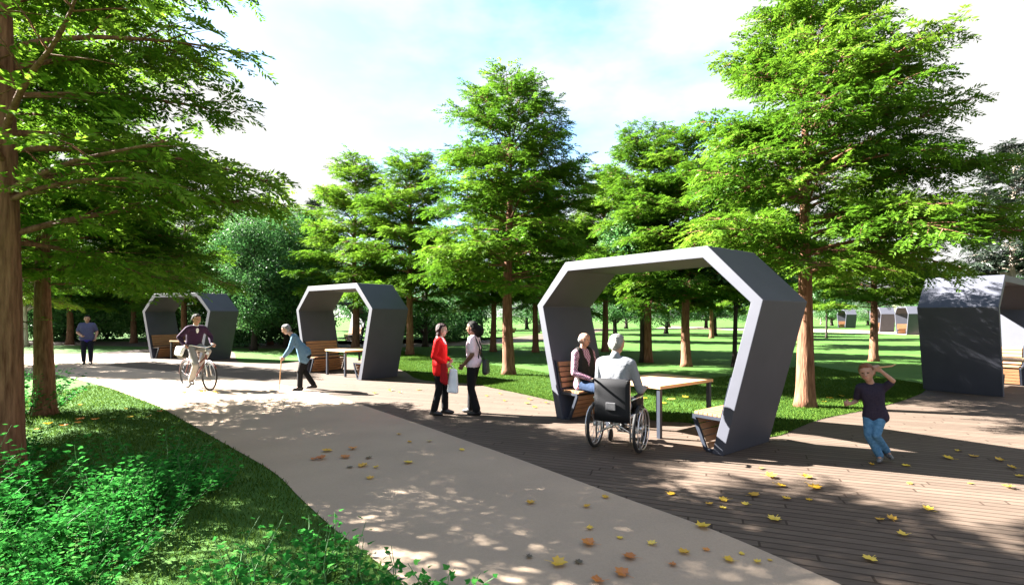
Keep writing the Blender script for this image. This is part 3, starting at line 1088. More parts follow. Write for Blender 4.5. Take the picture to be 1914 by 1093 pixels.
def person(label, loc, rz, J, skin, top, bottom, shoes, hair, sleeve='long', hem=.0, extra=None, hair_kind='short', voxel=.0075, skirt=False, cuff=1.0):
    r = thing('person', label, 'person', loc, rz)
    k, fat = J['k'], J['fat']
    B = Body()
    X = (J['shR'] - J['shL']).normalized()
    pel, neck = J['pel'], J['neck']
    ax = (neck - pel)
    fwd = ax.normalized().cross(X) * -1
    if fwd.dot(Vector((0, 1, 0))) < 0 and abs(fwd.y) > .2:
        fwd = -fwd
    P = lambda t, x, y=0: pel + ax * t + X * (x * k) + fwd * (y * k)

    def torso(B, g, low=-.08):
        w_ = fat
        gl = g + (.016 * k if g > 0 else 0)
        B.hull((P(low, .085 * w_), .100 * k * w_ + gl), (P(low, -.085 * w_), .100 * k * w_ + gl), (P(.22, .065 * w_, .01), .092 * k * w_ + g), (P(.22, -.065 * w_, .01), .092 * k * w_ + g), (P(.08, 0, -.03), .10 * k * w_ + gl))
        B.hull((P(.22, .065 * w_, .01), .092 * k * w_ + g), (P(.22, -.065 * w_, .01), .092 * k * w_ + g), (P(.66, .085 * w_, .015), .094 * k * w_ + g), (P(.66, -.085 * w_, .015), .094 * k * w_ + g))
        B.hull((P(.66, .085 * w_, .015), .094 * k * w_ + g), (P(.66, -.085 * w_, .015), .094 * k * w_ + g), (J['shL'].lerp(neck, .18), .058 * k + g), (J['shR'].lerp(neck, .18), .058 * k + g), (neck - ax.normalized() * .03, .055 * k + g))

    def arm(B, s, g, t0=0, t1=2, f=1.0):
        sh, el, wr = J['sh' + s], J['el' + s], J['wr' + s]
        e1 = el if t1 >= 1 else sh.lerp(el, t1)
        r1 = .040 if t1 >= 1 else .046
        B.hull((sh, (.054 * k * fat + g) * f), (sh.lerp(el, .45 * min(1, t1)), .049 * k * fat + g), (e1, r1 * k * fat + g * 1.1))
        if t1 > 1:
            e2 = el.lerp(wr, t1 - 1)
            B.hull((el, .040 * k * fat + g), (el.lerp(wr, .3), .040 * k * fat + g), (e2, .027 * k + g * .9))

    def leg(B, s, g, t1=2.0, ank=None):
        hp, kn, an = J['hip' + s], J['kn' + s], J['an' + s]
        B.hull((hp, .092 * k * fat + g), (hp.lerp(kn, .4), .078 * k * fat + g), (kn, .055 * k * fat + g))
        e = kn.lerp(an, t1 - 1)
        B.hull((kn, .055 * k * fat + g), (kn.lerp(an, .35) - fwd * .015 * k * 0, .054 * k * fat + g), (e, (ank if ank else .038 * k) + g))
    # continuous body
    torso(B, 0)
    for s in 'LR':
        arm(B, s, 0)
        leg(B, s, 0)
        t = Vector(J['toe' + s]).normalized()
        an = J['an' + s]
        fz = Vector((0, 0, -1))
        if J.get('foot' + s) is not None:
            fz = Vector(J['foot' + s]).normalized()
        B.hull((an, .036 * k), (an + fz * .045 * k - t * .03 * k, .034 * k), (an + fz * .05 * k + t * .13 * k, .026 * k))
    H, F, U = J['head'], J['look'].normalized(), J['up'].normalized()
    U = (U - F * U.dot(F)).normalized()
    Rr = F.cross(U).normalized()
    hs = J['hs'] * (.45 + .55 * k) if k < .9 else J['hs'] * k
    hp = lambda f, u, x=0: H + (F * f + U * u + Rr * x) * hs
    B.hull((neck, .056 * k), (hp(-.015, -.06), .052 * hs))
    B.hull((hp(-.022, .028), .084 * hs), (hp(.018, .032), .076 * hs), (hp(.018, -.02, .018), .060 * hs), (hp(.018, -.02, -.018), .060 * hs))
    B.hull((hp(.018, -.02, .018), .058 * hs), (hp(.018, -.02, -.018), .058 * hs), (hp(.040, -.080), .034 * hs), (hp(.02, -.06, .03), .030 * hs), (hp(.02, -.06, -.03), .030 * hs))
    B.hull((hp(.088, .012), .009 * hs), (hp(.103, -.024), .012 * hs), (hp(.08, -.028, .012), .009 * hs), (hp(.08, -.028, -.012), .009 * hs))
    for sx in (-1, 1):
        B.hull((hp(-.012, .012, .078 * sx), .014 * hs), (hp(-.008, -.022, .076 * sx), .011 * hs), (hp(-.024, .012, .084 * sx), .010 * hs))
        B.hull((hp(.075, .030, .012 * sx), .010 * hs), (hp(.062, .030, .045 * sx), .010 * hs))   # brow
    B.hull((hp(.080, -.058, .018), .008 * hs), (hp(.080, -.058, -.018), .008 * hs))
    for s, sx in (('L', -1), ('R', 1)):
        wr, el = J['wr' + s], J['el' + s]
        d = J['hd' + s] if J['hd' + s] is not None else (wr - el)
        pn = J['pn' + s] if J['pn' + s] is not None else X * -sx
        hand(B, wr, Vector(d), Vector(pn), F * .9 + U * .4, k if k > .9 else k * 1.1, J['curl'])
    rad = .0135 * hs
    paint = [(hp(.078, .008, .031), (rad * 1.1, rad * 1.3, rad * .75), 1), (hp(.078, .008, -.031), (rad * 1.1, rad * 1.3, rad * .75), 1), (hp(.088, -.058), (.02 * hs, .02 * hs, .009 * hs), 2)]
    B.build('body', [M[skin], M['eye'], M['lip']], r, voxel, 2, paint)
    # top
    S = Body()
    g = .013 * k
    torso(S, g, low=-.02 - hem)
    for s in 'LR':
        arm(S, s, g * (1.0 if sleeve == 'long' else 1.3), t1=(1.93 if sleeve == 'long' else .72))
    tp = S.build('shirt', M[top], r, .011, 3)
    # bottom
    Tt = Body()
    g = .012 * k
    w_ = fat
    Tt.hull((P(-.10, .085 * w_), .098 * k * w_ + g), (P(-.10, -.085 * w_), .098 * k * w_ + g), (P(.10, .07 * w_), .088 * k * w_ + g), (P(.10, -.07 * w_), .088 * k * w_ + g))
    for s in 'LR':
        leg(Tt, s, g * 1.25, t1=1.93, ank=.040 * k * cuff)
    if skirt:
        Tt.hull((J['hipL'], .1 * k), (J['hipR'], .1 * k), (J['knL'].lerp(J['anL'], .12), .085 * k), (J['knR'].lerp(J['anR'], .12), .085 * k))
    Tt.build('trousers' if not skirt else 'skirt', M[bottom], r, .011, 3)
    for s in 'LR':
        Sh = Body()
        t = Vector(J['toe' + s]).normalized()
        an = J['an' + s]
        fz = Vector((0, 0, -1)) if J.get('foot' + s) is None else Vector(J['foot' + s]).normalized()
        lat = t.cross(fz).normalized()
        Sh.hull((an + fz * .012 * k - t * .02 * k, .046 * k), (an + fz * .048 * k - t * .055 * k, .036 * k), (an + fz * .052 * k + t * .06 * k + lat * .012 * k, .033 * k), (an + fz * .054 * k + t * .06 * k - lat * .012 * k, .033 * k), (an + fz * .058 * k + t * .155 * k, .027 * k))
        Sh.build('shoe', M[shoes], r, .008, 2)
    # hair
    if hair:
        Hh = Body()
        if hair_kind == 'bald':
            Hh.hull((hp(-.045, -.005, .05), .046 * hs), (hp(-.045, -.005, -.05), .046 * hs), (hp(-.06, .0), .062 * hs), (hp(-.05, -.04), .045 * hs))
        else:
            Hh.hull((hp(-.030, .040), .092 * hs), (hp(.012, .062), .068 * hs))
            Hh.hull((hp(-.045, .0, .03), .070 * hs), (hp(-.045, .0, -.03), .070 * hs), (hp(-.035, .04), .088 * hs), (hp(-.05, -.045), .05 * hs))
            Hh.hull((hp(.052, .088, .03), .022 * hs), (hp(.052, .088, -.03), .022 * hs), (hp(.0, .085), .05 * hs))
            for sx in (-1, 1):
                Hh.hull((hp(-.005, .04, .066 * sx), .026 * hs), (hp(-.02, -.005, .074 * sx), .016 * hs))
        if hair_kind == 'bob':
            for sx in (-1, 1):
                Hh.hull((hp(-.02, .03, .06 * sx), .04 * hs), (hp(-.03, -.09, .065 * sx), .032 * hs), (hp(-.06, -.09, .03 * sx), .04 * hs))
        if hair_kind == 'puff':
            Hh.hull((hp(-.10, -.02), .085 * hs), (hp(-.15, -.06), .085 * hs), (hp(-.13, -.10), .075 * hs))
        Hh.build('hair', M[hair], r, .007, 2)
    if extra:
        extra(r, J, P, torso, arm, leg, hp, hs)
    return r


def look_at(dx, dy):
    """rotation so that local +y points along (dx, dy)"""
    return math.atan2(dy, dx) - math.pi / 2


C = M
C['navy_cloth'] = cloth('dark_navy_cloth', (.008, .009, .016), (.014, .015, .024))
C['black_cloth'] = cloth('black_cloth', (.006, .006, .007), (.011, .011, .012))
C['blue_shirt'] = cloth('slate_blue_cloth', (.055, .055, .115), (.075, .075, .15))
C['royal'] = cloth('royal_blue_cloth', (.03, .02, .20), (.045, .03, .26))
C['plum'] = cloth('plum_wool', (.028, .013, .032), (.042, .02, .046))
C['lilac'] = cloth('lilac_shirt_cloth', (.32, .20, .34), (.42, .28, .43))
C['white_cloth'] = cloth('white_cloth', (.62, .62, .64), (.72, .72, .74))
C['grey_trouser'] = cloth('light_grey_cloth', (.24, .235, .225), (.32, .31, .30))
C['denim_jacket'] = cloth('denim_blue_cloth', (.07, .13, .20), (.10, .18, .27))
C['red_knit'] = cloth('bright_red_knit', (.50, .006, .008), (.60, .012, .012))
C['pink_shirt'] = cloth('pale_pink_cloth', (.55, .42, .50), (.66, .53, .60))
C['grey_jacket'] = cloth('pale_grey_jacket', (.155, .16, .18), (.205, .21, .23))
C['charcoal_cloth'] = cloth('charcoal_vest_cloth', (.014, .013, .012), (.024, .022, .02))
C['jeans'] = cloth('blue_jeans', (.035, .10, .19), (.08, .18, .29), 30)
C['dark_jeans'] = cloth('dark_jeans', (.012, .022, .05), (.02, .035, .07))
C['tee_dark'] = cloth('dark_plum_tee', (.018, .014, .026), (.028, .022, .036))
C['shoe_black'] = surf('black_leather', (.008, .008, .009), None, 20, .4)
C['shoe_sneaker'] = surf('grey_sneaker', (.012, .013, .015), (.16, .16, .16), 30, .6)
C['hair_black'] = surf('black_hair', (.004, .0035, .003), (.009, .007, .006), 60, .75, .6, 80, spec=.12)
C['hair_auburn'] = surf('dark_auburn_hair', (.005, .002, .002), (.028, .003, .006), 30, .6, .6, 80, spec=.2)
C['hair_ginger'] = surf('ginger_hair', (.10, .027, .008), (.16, .048, .014), 50, .55, .6, 80)
C['hair_grey'] = surf('grey_hair', (.09, .09, .095), (.19, .19, .195), 60, .6, .6, 80)
C['hair_white'] = surf('white_hair', (.14, .132, .12), (.24, .23, .21), 60, .6, .6, 80)
C['cane_wood'] = surf('cane_wood', (.32, .17, .08), (.42, .24, .12), 20, .5)
C['bag_white'] = surf('white_plastic_bag', (.62, .65, .70), (.78, .80, .84), 8, .45, .5, 12)
C['bag_black'] = surf('black_bag_leather', (.007, .007, .008), (.014, .014, .015), 20, .5, .3, 30)


def checked():
    m, nt, out = new_mat('pink_checked_shirt')
    b = N(nt, 'ShaderNodeBsdfPrincipled', Roughness=.9)
    tc = N(nt, 'ShaderNodeTexCoord')
    ch = N(nt, 'ShaderNodeTexChecker', Scale=38.0)
    ch.inputs['Color1'].default_value = (.40, .27, .33, 1)
    ch.inputs['Color2'].default_value = (.17, .055, .11, 1)
    nt.links.new(tc.outputs['Object'], ch.inputs['Vector'])
    nt.links.new(ch.outputs[0], b.inputs['Base Color'])
    nt.links.new(b.outputs[0], out.inputs[0])
    return m


C['check'] = checked()

# --- man far left
J = stand(1.75)
J['elL'], J['elR'] = V3(-.27, -.02, 1.16), V3(.27, -.02, 1.15)
J['wrL'], J['wrR'] = V3(-.25, .12, .95), V3(.15, .22, 1.05)
J['pnR'] = V3(-1, 0, 0)
J['fat'] = 1.1


def x_hem(r, J, P, torso, arm, leg, hp, hs):
    b = Body()
    b.hull((P(-.16, .085), .122), (P(-.16, -.085), .122), (P(.04, .07), .118), (P(.04, -.07), .118))
    b.build('shirt_tail', M['royal'], r, .011, 3)


pt = G(163, 681)
person('man in a slate blue shirt and black trousers standing on the pale path', (pt.x, pt.y, .008), look_at(.55, -.83), J, 'skin', 'blue_shirt', 'navy_cloth', 'shoe_black', 'hair_black', sleeve='short', hem=.02, extra=x_hem)

# --- woman in red
J = stand(1.60)
J['elR'], J['wrR'] = V3(.21, -.06, 1.04), V3(.13, .13, .90)
J['elL'], J['wrL'] = V3(-.21, -.04, 1.04), V3(-.13, .15, .95)
J['hdR'], J['hdL'] = V3(-.5, .5, -.4), V3(.7, .4, -.4)
J['look'] = V3(.1, 1, -.05)
J['anL'], J['anR'] = V3(-.09, .06, .085), V3(.09, -.09, .085)
J['knL'], J['knR'] = V3(-.09, .06, .46), V3(.09, 0, .46)


def x_collar(r, J, P, torso, arm, leg, hp, hs):
    b = Body()
    b.hull((P(.93, .04, .05), .028), (P(.93, -.04, .05), .028), (P(1.04, 0, -.01), .058), (P(.8, 0, .105), .02))
    b.build('scarf', M['white_cloth'], r, .009, 2)


RW = G(823, 775)
person('woman in a bright red jacket and black trousers facing the other woman', (RW.x, RW.y, .004), look_at(.99, -.12), J, 'skin_pale', 'red_knit', 'black_cloth', 'shoe_black', 'hair_auburn', hem=.22, extra=x_collar, hair_kind='bob', cuff=1.35)

# --- woman in pale pink
J = stand(1.64)
J['elR'], J['wrR'] = V3(.21, -.04, 1.08), V3(.19, .10, .91)
J['elL'], J['wrL'] = V3(-.21, -.04, 1.07), V3(-.20, .12, .89)
J['anL'], J['anR'] = V3(-.10, -.09, .085), V3(.10, .07, .085)
J['knR'] = V3(.1, .07, .47)


def x_strap(r, J, P, torso, arm, leg, hp, hs):
    b = MB()
    for s in (.07, -.07):
        b.tube([P(.18, s, -.115), P(.6, s, -.13), P(.93, s, -.06), P(.97, s, .02), P(.75, s, .125), P(.2, s, .12)], .011, 6)
    b.build('suspenders', M['black_cloth'], r)


PW = G(885, 774)
person('woman in a pale pink shirt with black suspenders and black trousers', (PW.x, PW.y, .004), look_at(-.97, .22), J, 'skin_brown', 'pink_shirt', 'black_cloth', 'shoe_black', 'hair_black', sleeve='short', hem=-.03, extra=x_strap, hair_kind='puff', cuff=1.6)

# --- old woman with a cane
J = stand(1.60)
J['pel'] = V3(0, -.06, .86)
J['hipL'], J['hipR'] = V3(-.085, -.05, .83), V3(.085, -.05, .83)
J['neck'] = V3(0, .23, 1.30)
J['head'] = V3(0, .36, 1.425)
J['look'], J['up'] = V3(0, 1, -.38), V3(0, .38, 1)
J['shL'], J['shR'] = V3(-.165, .18, 1.25), V3(.165, .18, 1.25)
J['elL'], J['wrL'] = V3(-.20, .27, .98), V3(-.17, .40, .80)
J['elR'], J['wrR'] = V3(.20, .26, .98), V3(.16, .40, .79)
J['hdL'] = V3(0, .5, -.8)
J['hdR'] = V3(0, .5, -.8)
J['curl'] = 1.1
J['knL'], J['knR'] = V3(-.09, .05, .45), V3(.09, -.02, .45)
J['anL'], J['anR'] = V3(-.09, .06, .085), V3(.09, -.24, .10)
J['footR'] = V3(0, .15, -1)
OW = G(566, 729)
old_rz = look_at(-.95, -.32)


def x_cuffs(r, J, P, torso, arm, leg, hp, hs):
    b = Body()
    dn = V3(0, .02, -.11)
    b.hull((J['hipL'] + dn, .118), (J['hipR'] + dn, .118), (P(.12, .08), .122), (P(.12, -.08), .122), (P(.35, .08), .11), (P(.35, -.08), .11))
    b.build('jacket_hem', M['denim_jacket'], r, .011, 3)


person('old grey-haired woman in a blue jacket stooping over her cane', (OW.x, OW.y, .004), old_rz, J, 'skin_pale', 'denim_jacket', 'black_cloth', 'shoe_black', 'hair_grey', hem=.0, extra=x_cuffs, cuff=1.3)
ca = MB()
ca.tube([(.04, .46, .755), (.07, .46, .775), (.105, .47, .755), (.115, .475, .70), (.125, .50, .35), (.13, .52, 0)], [.012, .013, .013, .012, .011, .010], 8)
co = ca.build('walking_cane', M['cane_wood'])
co.location = (OW.x, OW.y, .005)
co.rotation_euler = (0, 0, old_rz)
tag(co, 'thin wooden walking cane held by the stooping old woman', 'cane')

# --- boy
J = stand(1.2)
J['pel'] = V3(.05, 0, .60)
J['hipL'], J['hipR'] = V3(-.01, 0, .57), V3(.11, 0, .57)
J['neck'] = V3(.09, .0, .93)
J['head'] = V3(.135, .035, 1.065)
J['look'], J['up'] = V3(.22, 1, -.10), V3(.18, 0, 1)
J['hs'] = 1.06
J['shL'], J['shR'] = V3(-.035, 0, .885), V3(.205, 0, .875)
J['elR'], J['wrR'] = V3(.235, -.06, .70), V3(.30, .10, .685)
J['elL'], J['wrL'] = V3(-.12, .07, .985), V3(.0, .12, 1.10)
J['hdL'], J['pnL'] = V3(.5, .15, .55), V3(.2, -1, 0)
J['curl'] = .9
J['hdR'] = V3(.8, .4, 0)
J['knL'], J['knR'] = V3(.045, .11, .335), V3(.12, .07, .32)
J['anL'], J['anR'] = V3(-.075, -.09, .115), V3(.0, .02, .075)
J['toeL'], J['toeR'] = V3(-.35, 1, -.1), V3(.25, 1, 0)
J['footL'] = V3(-.1, .25, -1)
J['fat'] = .92
BOY = G(1645, 864)
boy_rz = look_at(-.52, -.85)
person('ginger-haired boy in a dark tee and blue jeans raising a stick to his forehead', (BOY.x, BOY.y, .004), boy_rz, J, 'skin', 'tee_dark', 'jeans', 'shoe_sneaker', 'hair_ginger', sleeve='short', hem=.16, cuff=1.25)
st = MB()
st.tube([(.03, .17, 1.150), (-.02, .17, 1.155), (-.10, .16, 1.17), (-.135, .155, 1.19)], [.008, .010, .009, .005], 7)
so = st.build('stick', M['cane_wood'])
so.location = (BOY.x, BOY.y, 0)
so.rotation_euler = (0, 0, boy_rz)
tag(so, 'short wooden stick in the raised hand of the boy', 'stick')

# --- wheelchair
WC = Vector((1.38, 6.72, .004))
wc_rz = look_at(.5, .86)


def wheelchair():
    r = thing('wheelchair', 'folding wheelchair with black canvas back and silver frame at the table', 'wheelchair', WC, wc_rz)
    for sx in (-1, 1):
        x = sx * .30
        t = MB()
        t.ring((x, 0, .305), (1, 0, 0), .284, .022, 48, 8)
        wh = t.build('wheel', M['rubber'], r)
        q = MB()
        q.ring((x, 0, .305), (1, 0, 0), .266, .008, 44, 6)
        q.build('rim', M['chrome'], wh)
        q = MB()
        q.ring((x + sx * .045, 0, .305), (1, 0, 0), .255, .008, 44, 6)
        for a in range(6):
            c, s = math.cos(a * 1.047), math.sin(a * 1.047)
            q.tube([(x + sx * .008, c * .262, .305 + s * .262), (x + sx * .045, c * .255, .305 + s * .255)], .004, 5)
        q.build('push_ring', M['chrome'], wh)
        q = MB()
        q.tube([(x - .03, 0, .305), (x + .03, 0, .305)], .026, 10)
        for a in range(18):
            th = a * 2 * math.pi / 18
            sgn = 1 if a % 2 else -1
            q.tube([(x + sgn * .022, math.cos(th + .3) * .024, .305 + math.sin(th + .3) * .024), (x, math.cos(th) * .262, .305 + math.sin(th) * .262)], .0026, 4)
        q.build('spokes', M['chrome'], wh)
        cx = sx * .235
        t = MB()
        t.ring((cx, .40, .085), (1, 0, 0), .066, .018, 24, 7)
        t.tube([(cx - .016, .40, .085), (cx + .016, .40, .085)], .05, 12)
        cw = t.build('caster', M['rubber'], r)
        q = MB()
        q.tube([(cx + .032, .40, .085), (cx + .032, .37, .19), (cx - .032, .37, .19), (cx - .032, .40, .085)], .008, 6)
        q.tube([(cx, .37, .19), (cx, .37, .27)], .012, 6)
        q.build('fork', M['chrome'], cw)
        a = MB()
        a.box((sx * .255, .10, .715), (.045, .30, .03))
        ar = a.build('armrest', M['rubber'], r, bevel=.006)
        p = MB()
        p.box((sx * .255, .12, .585), (.012, .30, .17))
        p.build('side_panel', M['canvas'], r)
        h = MB()
        h.tube([(sx * .225, -.21, .915), (sx * .225, -.26, .93), (sx * .225, -.35, .925)], .016, 8)
        h.build('push_handle', M['rubber'], r)
        fr = MB()
        fr.box((sx * .12, .66, .12), (.17, .13, .014), Matrix.Rotation(R_(15), 3, 'X'))
        fr.build('footplate', M['rubber'], r)
    f = MB()
    for sx in (-1, 1):
        x = sx * .225
        f.tube([(x, -.26, .93), (x, -.205, .915), (x, -.19, .52), (x, -.17, .16)], .0115, 8)
        f.tube([(x, -.19, .48), (x, .33, .48), (x, .40, .44), (x, .53, .20), (x * .9, .62, .12)], .0115, 8)
        f.tube([(x, -.17, .22), (x, .37, .22)], .0115, 8)
        f.tube([(x, .37, .22), (x, .36, .47)], .0115, 8)
        f.tube([(x * 1.12, -.19, .69), (x * 1.12, .26, .69), (x * 1.12, .29, .66), (x * 1.12, .29, .48)], .010, 8)
        f.tube([(x, 0, .305), (x * 1.33, 0, .305)], .012, 8)
        f.tube([(x, .0, .22), (x, .0, .48)], .011, 8)
        f.tube([(sx * .225, -.05, .46), (-sx * .225, -.05, .22)], .0115, 8)   # folding cross
        f.tube([(sx * .225, .16, .46), (-sx * .225, .16, .22)], .0115, 8)
    f.tube([(0, -.07, .34), (0, .18, .34)], .014, 8)
    f.build('frame', M['chrome'], r)
    b = MB()   # sagging canvas back
    n = 8
    for th, y in ((0, 0), (1, .012)):
        pass
    base = len(b.v)
    for j in range(6):
        z = .40 + (.95 - .40) * j / 5
        for i in range(n + 1):
            x = -.235 + .47 * i / n
            sag = .03 * (1 - (2 * i / n - 1) ** 2)
            b.v.append((x, -.222 - sag - .0 * z, z))
    for j in range(5):
        for i in range(n):
            q = base + j * (n + 1) + i
            b.face((q, q + 1, q + n + 2, q + n + 1), 0, True)
    bo = b.build('backrest', M['canvas'], r)
    so = bo.modifiers.new('s', 'SOLIDIFY')
    so.thickness = .014
    s = MB()
    s.box((0, .08, .488), (.44, .46, .022))
    s.build('seat', M['canvas'], r, bevel=.008)
    pk = MB()
    pk.box((0, -.262, .60), (.13, .02, .10), Matrix.Rotation(R_(4), 3, 'X'))
    pk.build('back_pocket', surf('grey_pocket_cloth', (.04, .04, .045), (.06, .06, .065), 30, .8), r, bevel=.008)


wheelchair()
# man in the wheelchair
J = stand(1.74)
J['pel'] = V3(0, -.09, .63)
J['hipL'], J['hipR'] = V3(-.09, -.04, .585), V3(.09, -.04, .585)
J['neck'] = V3(0, -.08, 1.20)
J['head'] = V3(.01, -.03, 1.38)
J['look'] = V3(.45, 1, -.08)
J['shL'], J['shR'] = V3(-.20, -.07, 1.135), V3(.20, -.07, 1.135)
J['elL'], J['wrL'] = V3(-.27, .02, .80), V3(-.17, .25, .775)
J['elR'], J['wrR'] = V3(.29, .03, .79), V3(.27, .30, .79)
J['hdR'], J['hdL'] = V3(-.2, 1, 0), V3(.3, 1, 0)
J['pnL'] = J['pnR'] = V3(0, 0, -1)
J['curl'] = .2
J['knL'], J['knR'] = V3(-.12, .43, .58), V3(.12, .43, .58)
J['anL'], J['anR'] = V3(-.12, .60, .215), V3(.12, .60, .215)


def x_coat(r, J, P, torso, arm, leg, hp, hs):
    b = Body()
    b.hull((P(.96, .05, -.02), .035), (P(.96, -.05, -.02), .035), (P(1.06, 0, -.01), .062))
    b.build('collar', M['grey_jacket'], r, .009, 2)


person('white-haired man in a pale grey jacket sitting in the wheelchair', WC, wc_rz, J, 'skin', 'grey_jacket', 'charcoal_cloth', 'shoe_black', 'hair_white', hem=.05, extra=x_coat)

# man on the bench
P1 = pav[0][0]
a1 = pav[0][1]
c1, s1 = math.cos(a1), math.sin(a1)
bx, by = -1.16, .36
SM = Vector((P1.x + bx * c1 - by * s1, P1.y + bx * s1 + by * c1, .004))
J = stand(1.74)
J['pel'] = V3(0, -.04, .60)
J['hipL'], J['hipR'] = V3(-.095, .0, .585), V3(.095, .0, .585)
J['neck'] = V3(0, -.08, 1.17)
J['head'] = V3(.01, -.03, 1.34)
J['look'] = V3(-.18, 1, -.04)
J['shL'], J['shR'] = V3(-.19, -.07, 1.105), V3(.19, -.07, 1.105)
J['elL'], J['wrL'] = V3(-.25, -.02, .79), V3(-.10, .22, .715)
J['elR'], J['wrR'] = V3(.26, -.03, .79), V3(.11, .21, .70)
J['hdL'], J['hdR'] = V3(.7, .7, -.1), V3(-.8, .6, 0)
J['pnL'] = J['pnR'] = V3(0, 0, -1)
J['curl'] = .3
J['knL'], J['knR'] = V3(-.13, .45, .54), V3(.12, .45, .54)
J['anL'], J['anR'] = V3(-.13, .44, .085), V3(.12, .40, .085)


def x_vest(r, J, P, torso, arm, leg, hp, hs):
    k = J['k']
    b = Body()
    for sx in (-1, 1):
        b.hull((P(.02, .035 * sx, .07), .075), (P(.3, .035 * sx, .07), .075), (P(.02, .10 * sx, .035), .102), (P(.3, .085 * sx, .035), .097), (P(.12, .08 * sx, -.035), .09))
        b.hull((P(.3, .035 * sx, .07), .075), (P(.60, .06 * sx, .065), .075), (P(.3, .085 * sx, .03), .10), (P(.66, .10 * sx, .035), .103), (P(.66, .09 * sx, -.02), .098), (P(.3, .08 * sx, -.03), .095))
        b.hull((P(.66, .10 * sx, .03), .098), (P(.66, .09 * sx, -.03), .098), (P(.91, .122 * sx, .005), .086), (P(.95, .105 * sx, .0), .080))
    b.hull((P(.66, .06, -.045), .09), (P(.66, -.06, -.045), .09), (P(.1, .06, -.045), .09), (P(.1, -.06, -.045), .09), (P(.9, 0, -.04), .06))
    b.build('vest', M['charcoal_cloth'], r, .009, 2)


person('balding man in a pink checked shirt and dark vest sitting on the bench', SM, a1 - math.pi / 2, J, 'skin', 'check', 'dark_jeans', 'shoe_black', 'hair_grey', hem=.0, extra=x_vest, hair_kind='bald')

# --- bicycle and cyclist
BK = (G(393, 730) + G(347, 725)) / 2
BK.z = .008
bk_rz = look_at(.84, -.54)


def bicycle():
    r = thing('bicycle', 'maroon city bicycle ridden by the man in the plum sweater', 'bicycle', BK, bk_rz)
    for y in (-.52, .53):
        t = MB()
        t.ring((0, y, .335), (1, 0, 0), .314, .022, 48, 8)
        wh = t.build('wheel', M['rubber'], r)
        q = MB()
        q.ring((0, y, .335), (1, 0, 0), .296, .009, 44, 6)
        q.build('rim', M['dull_steel'], wh)
        q = MB()
        q.tube([(-.045, y, .335), (.045, y, .335)], .02, 8)
        for a in range(24):
            th = a * 2 * math.pi / 24
            sg = .03 if a % 2 else -.03
            q.tube([(sg, y + math.cos(th + .25) * .02, .335 + math.sin(th + .25) * .02), (0, y + math.cos(th) * .292, .335 + math.sin(th) * .292)], .0022, 4)
        q.build('spokes', M['dull_steel'], wh)
        g = MB()
        pts = [(0, y + math.cos(a) * .355, .335 + math.sin(a) * .355) for a in np.linspace(R_(20 if y < 0 else 35), R_(185 if y < 0 else 165), 14)]
        g.tube(pts, .018, 6)
        g.build('mudguard', M['maroon'], r)
    f = MB()
    bb, seat_t, head_t, head_b = (0, -.08, .29), (0, -.25, .80), (0, .36, .90), (0, .40, .72)
    f.tube([bb, seat_t], .017, 8)
    f.tube([head_b, bb], .020, 8)
    f.tube([(0, .385, .78), (0, -.15, .50)], .018, 8)
    f.tube([head_t, head_b], .020, 8)
    for sx in (-.04, .04):
        f.tube([bb, (sx, -.2, .30), (sx, -.52, .335)], .010, 6)
        f.tube([seat_t, (sx, -.34, .64), (sx, -.52, .335)], .009, 6)
    f.build('frame', M['maroon'], r)
    k = MB()
    for sx in (-.045, .045):
        k.tube([head_b, (sx, .44, .62), (sx, .53, .335)], .012, 6)
    k.build('fork', M['chrome'], r)
    h = MB()
    h.tube([head_t, (0, .34, 1.0)], .013, 8)
    h.tube([(-.29, .10, 1.04), (-.25, .22, 1.06), (-.12, .33, 1.02), (0, .345, 1.0), (.12, .33, 1.02), (.25, .22, 1.06), (.29, .10, 1.04)], .011, 8)
    hb = h.build('handlebar', M['chrome'], r)
    for sx in (-1, 1):
        gr = MB()
        gr.tube([(sx * .272, .16, 1.051), (sx * .29, .10, 1.04), (sx * .30, .06, 1.03)], .016, 8)
        gr.build('grip', M['rubber'], hb)
    s = Body()
    s.hull((V3(-.075, -.36, .93), .03), (V3(.075, -.36, .93), .03), (V3(0, -.08, .93), .02))
    sd_ = s.build('saddle', M['rubber'], r, .01, 2)
    p = MB()
    p.tube([(0, -.25, .80), (0, -.262, .91)], .013, 8)
    p.build('post', M['chrome'], sd_)
    c = MB()
    c.tube([(.05, -.08, .29), (.075, -.08, .29), (.085, -.02, .13)], .010, 6)
    c.tube([(-.05, -.08, .29), (-.075, -.08, .29), (-.085, -.14, .45)], .010, 6)
    c.ring((.045, -.08, .29), (1, 0, 0), .085, .006, 24, 5)
    ck = c.build('crank', M['chrome'], r)
    pd = MB()
    pd.box((.135, -.02, .125), (.09, .09, .022))
    pd.box((-.135, -.14, .452), (.09, .09, .022))
    pd.build('pedals', M['rubber'], ck)
    l = MB()
    l.tube([(0, .40, .86), (0, .45, .87)], [.02, .035], 10)
    l.build('headlight', M['chrome'], r)


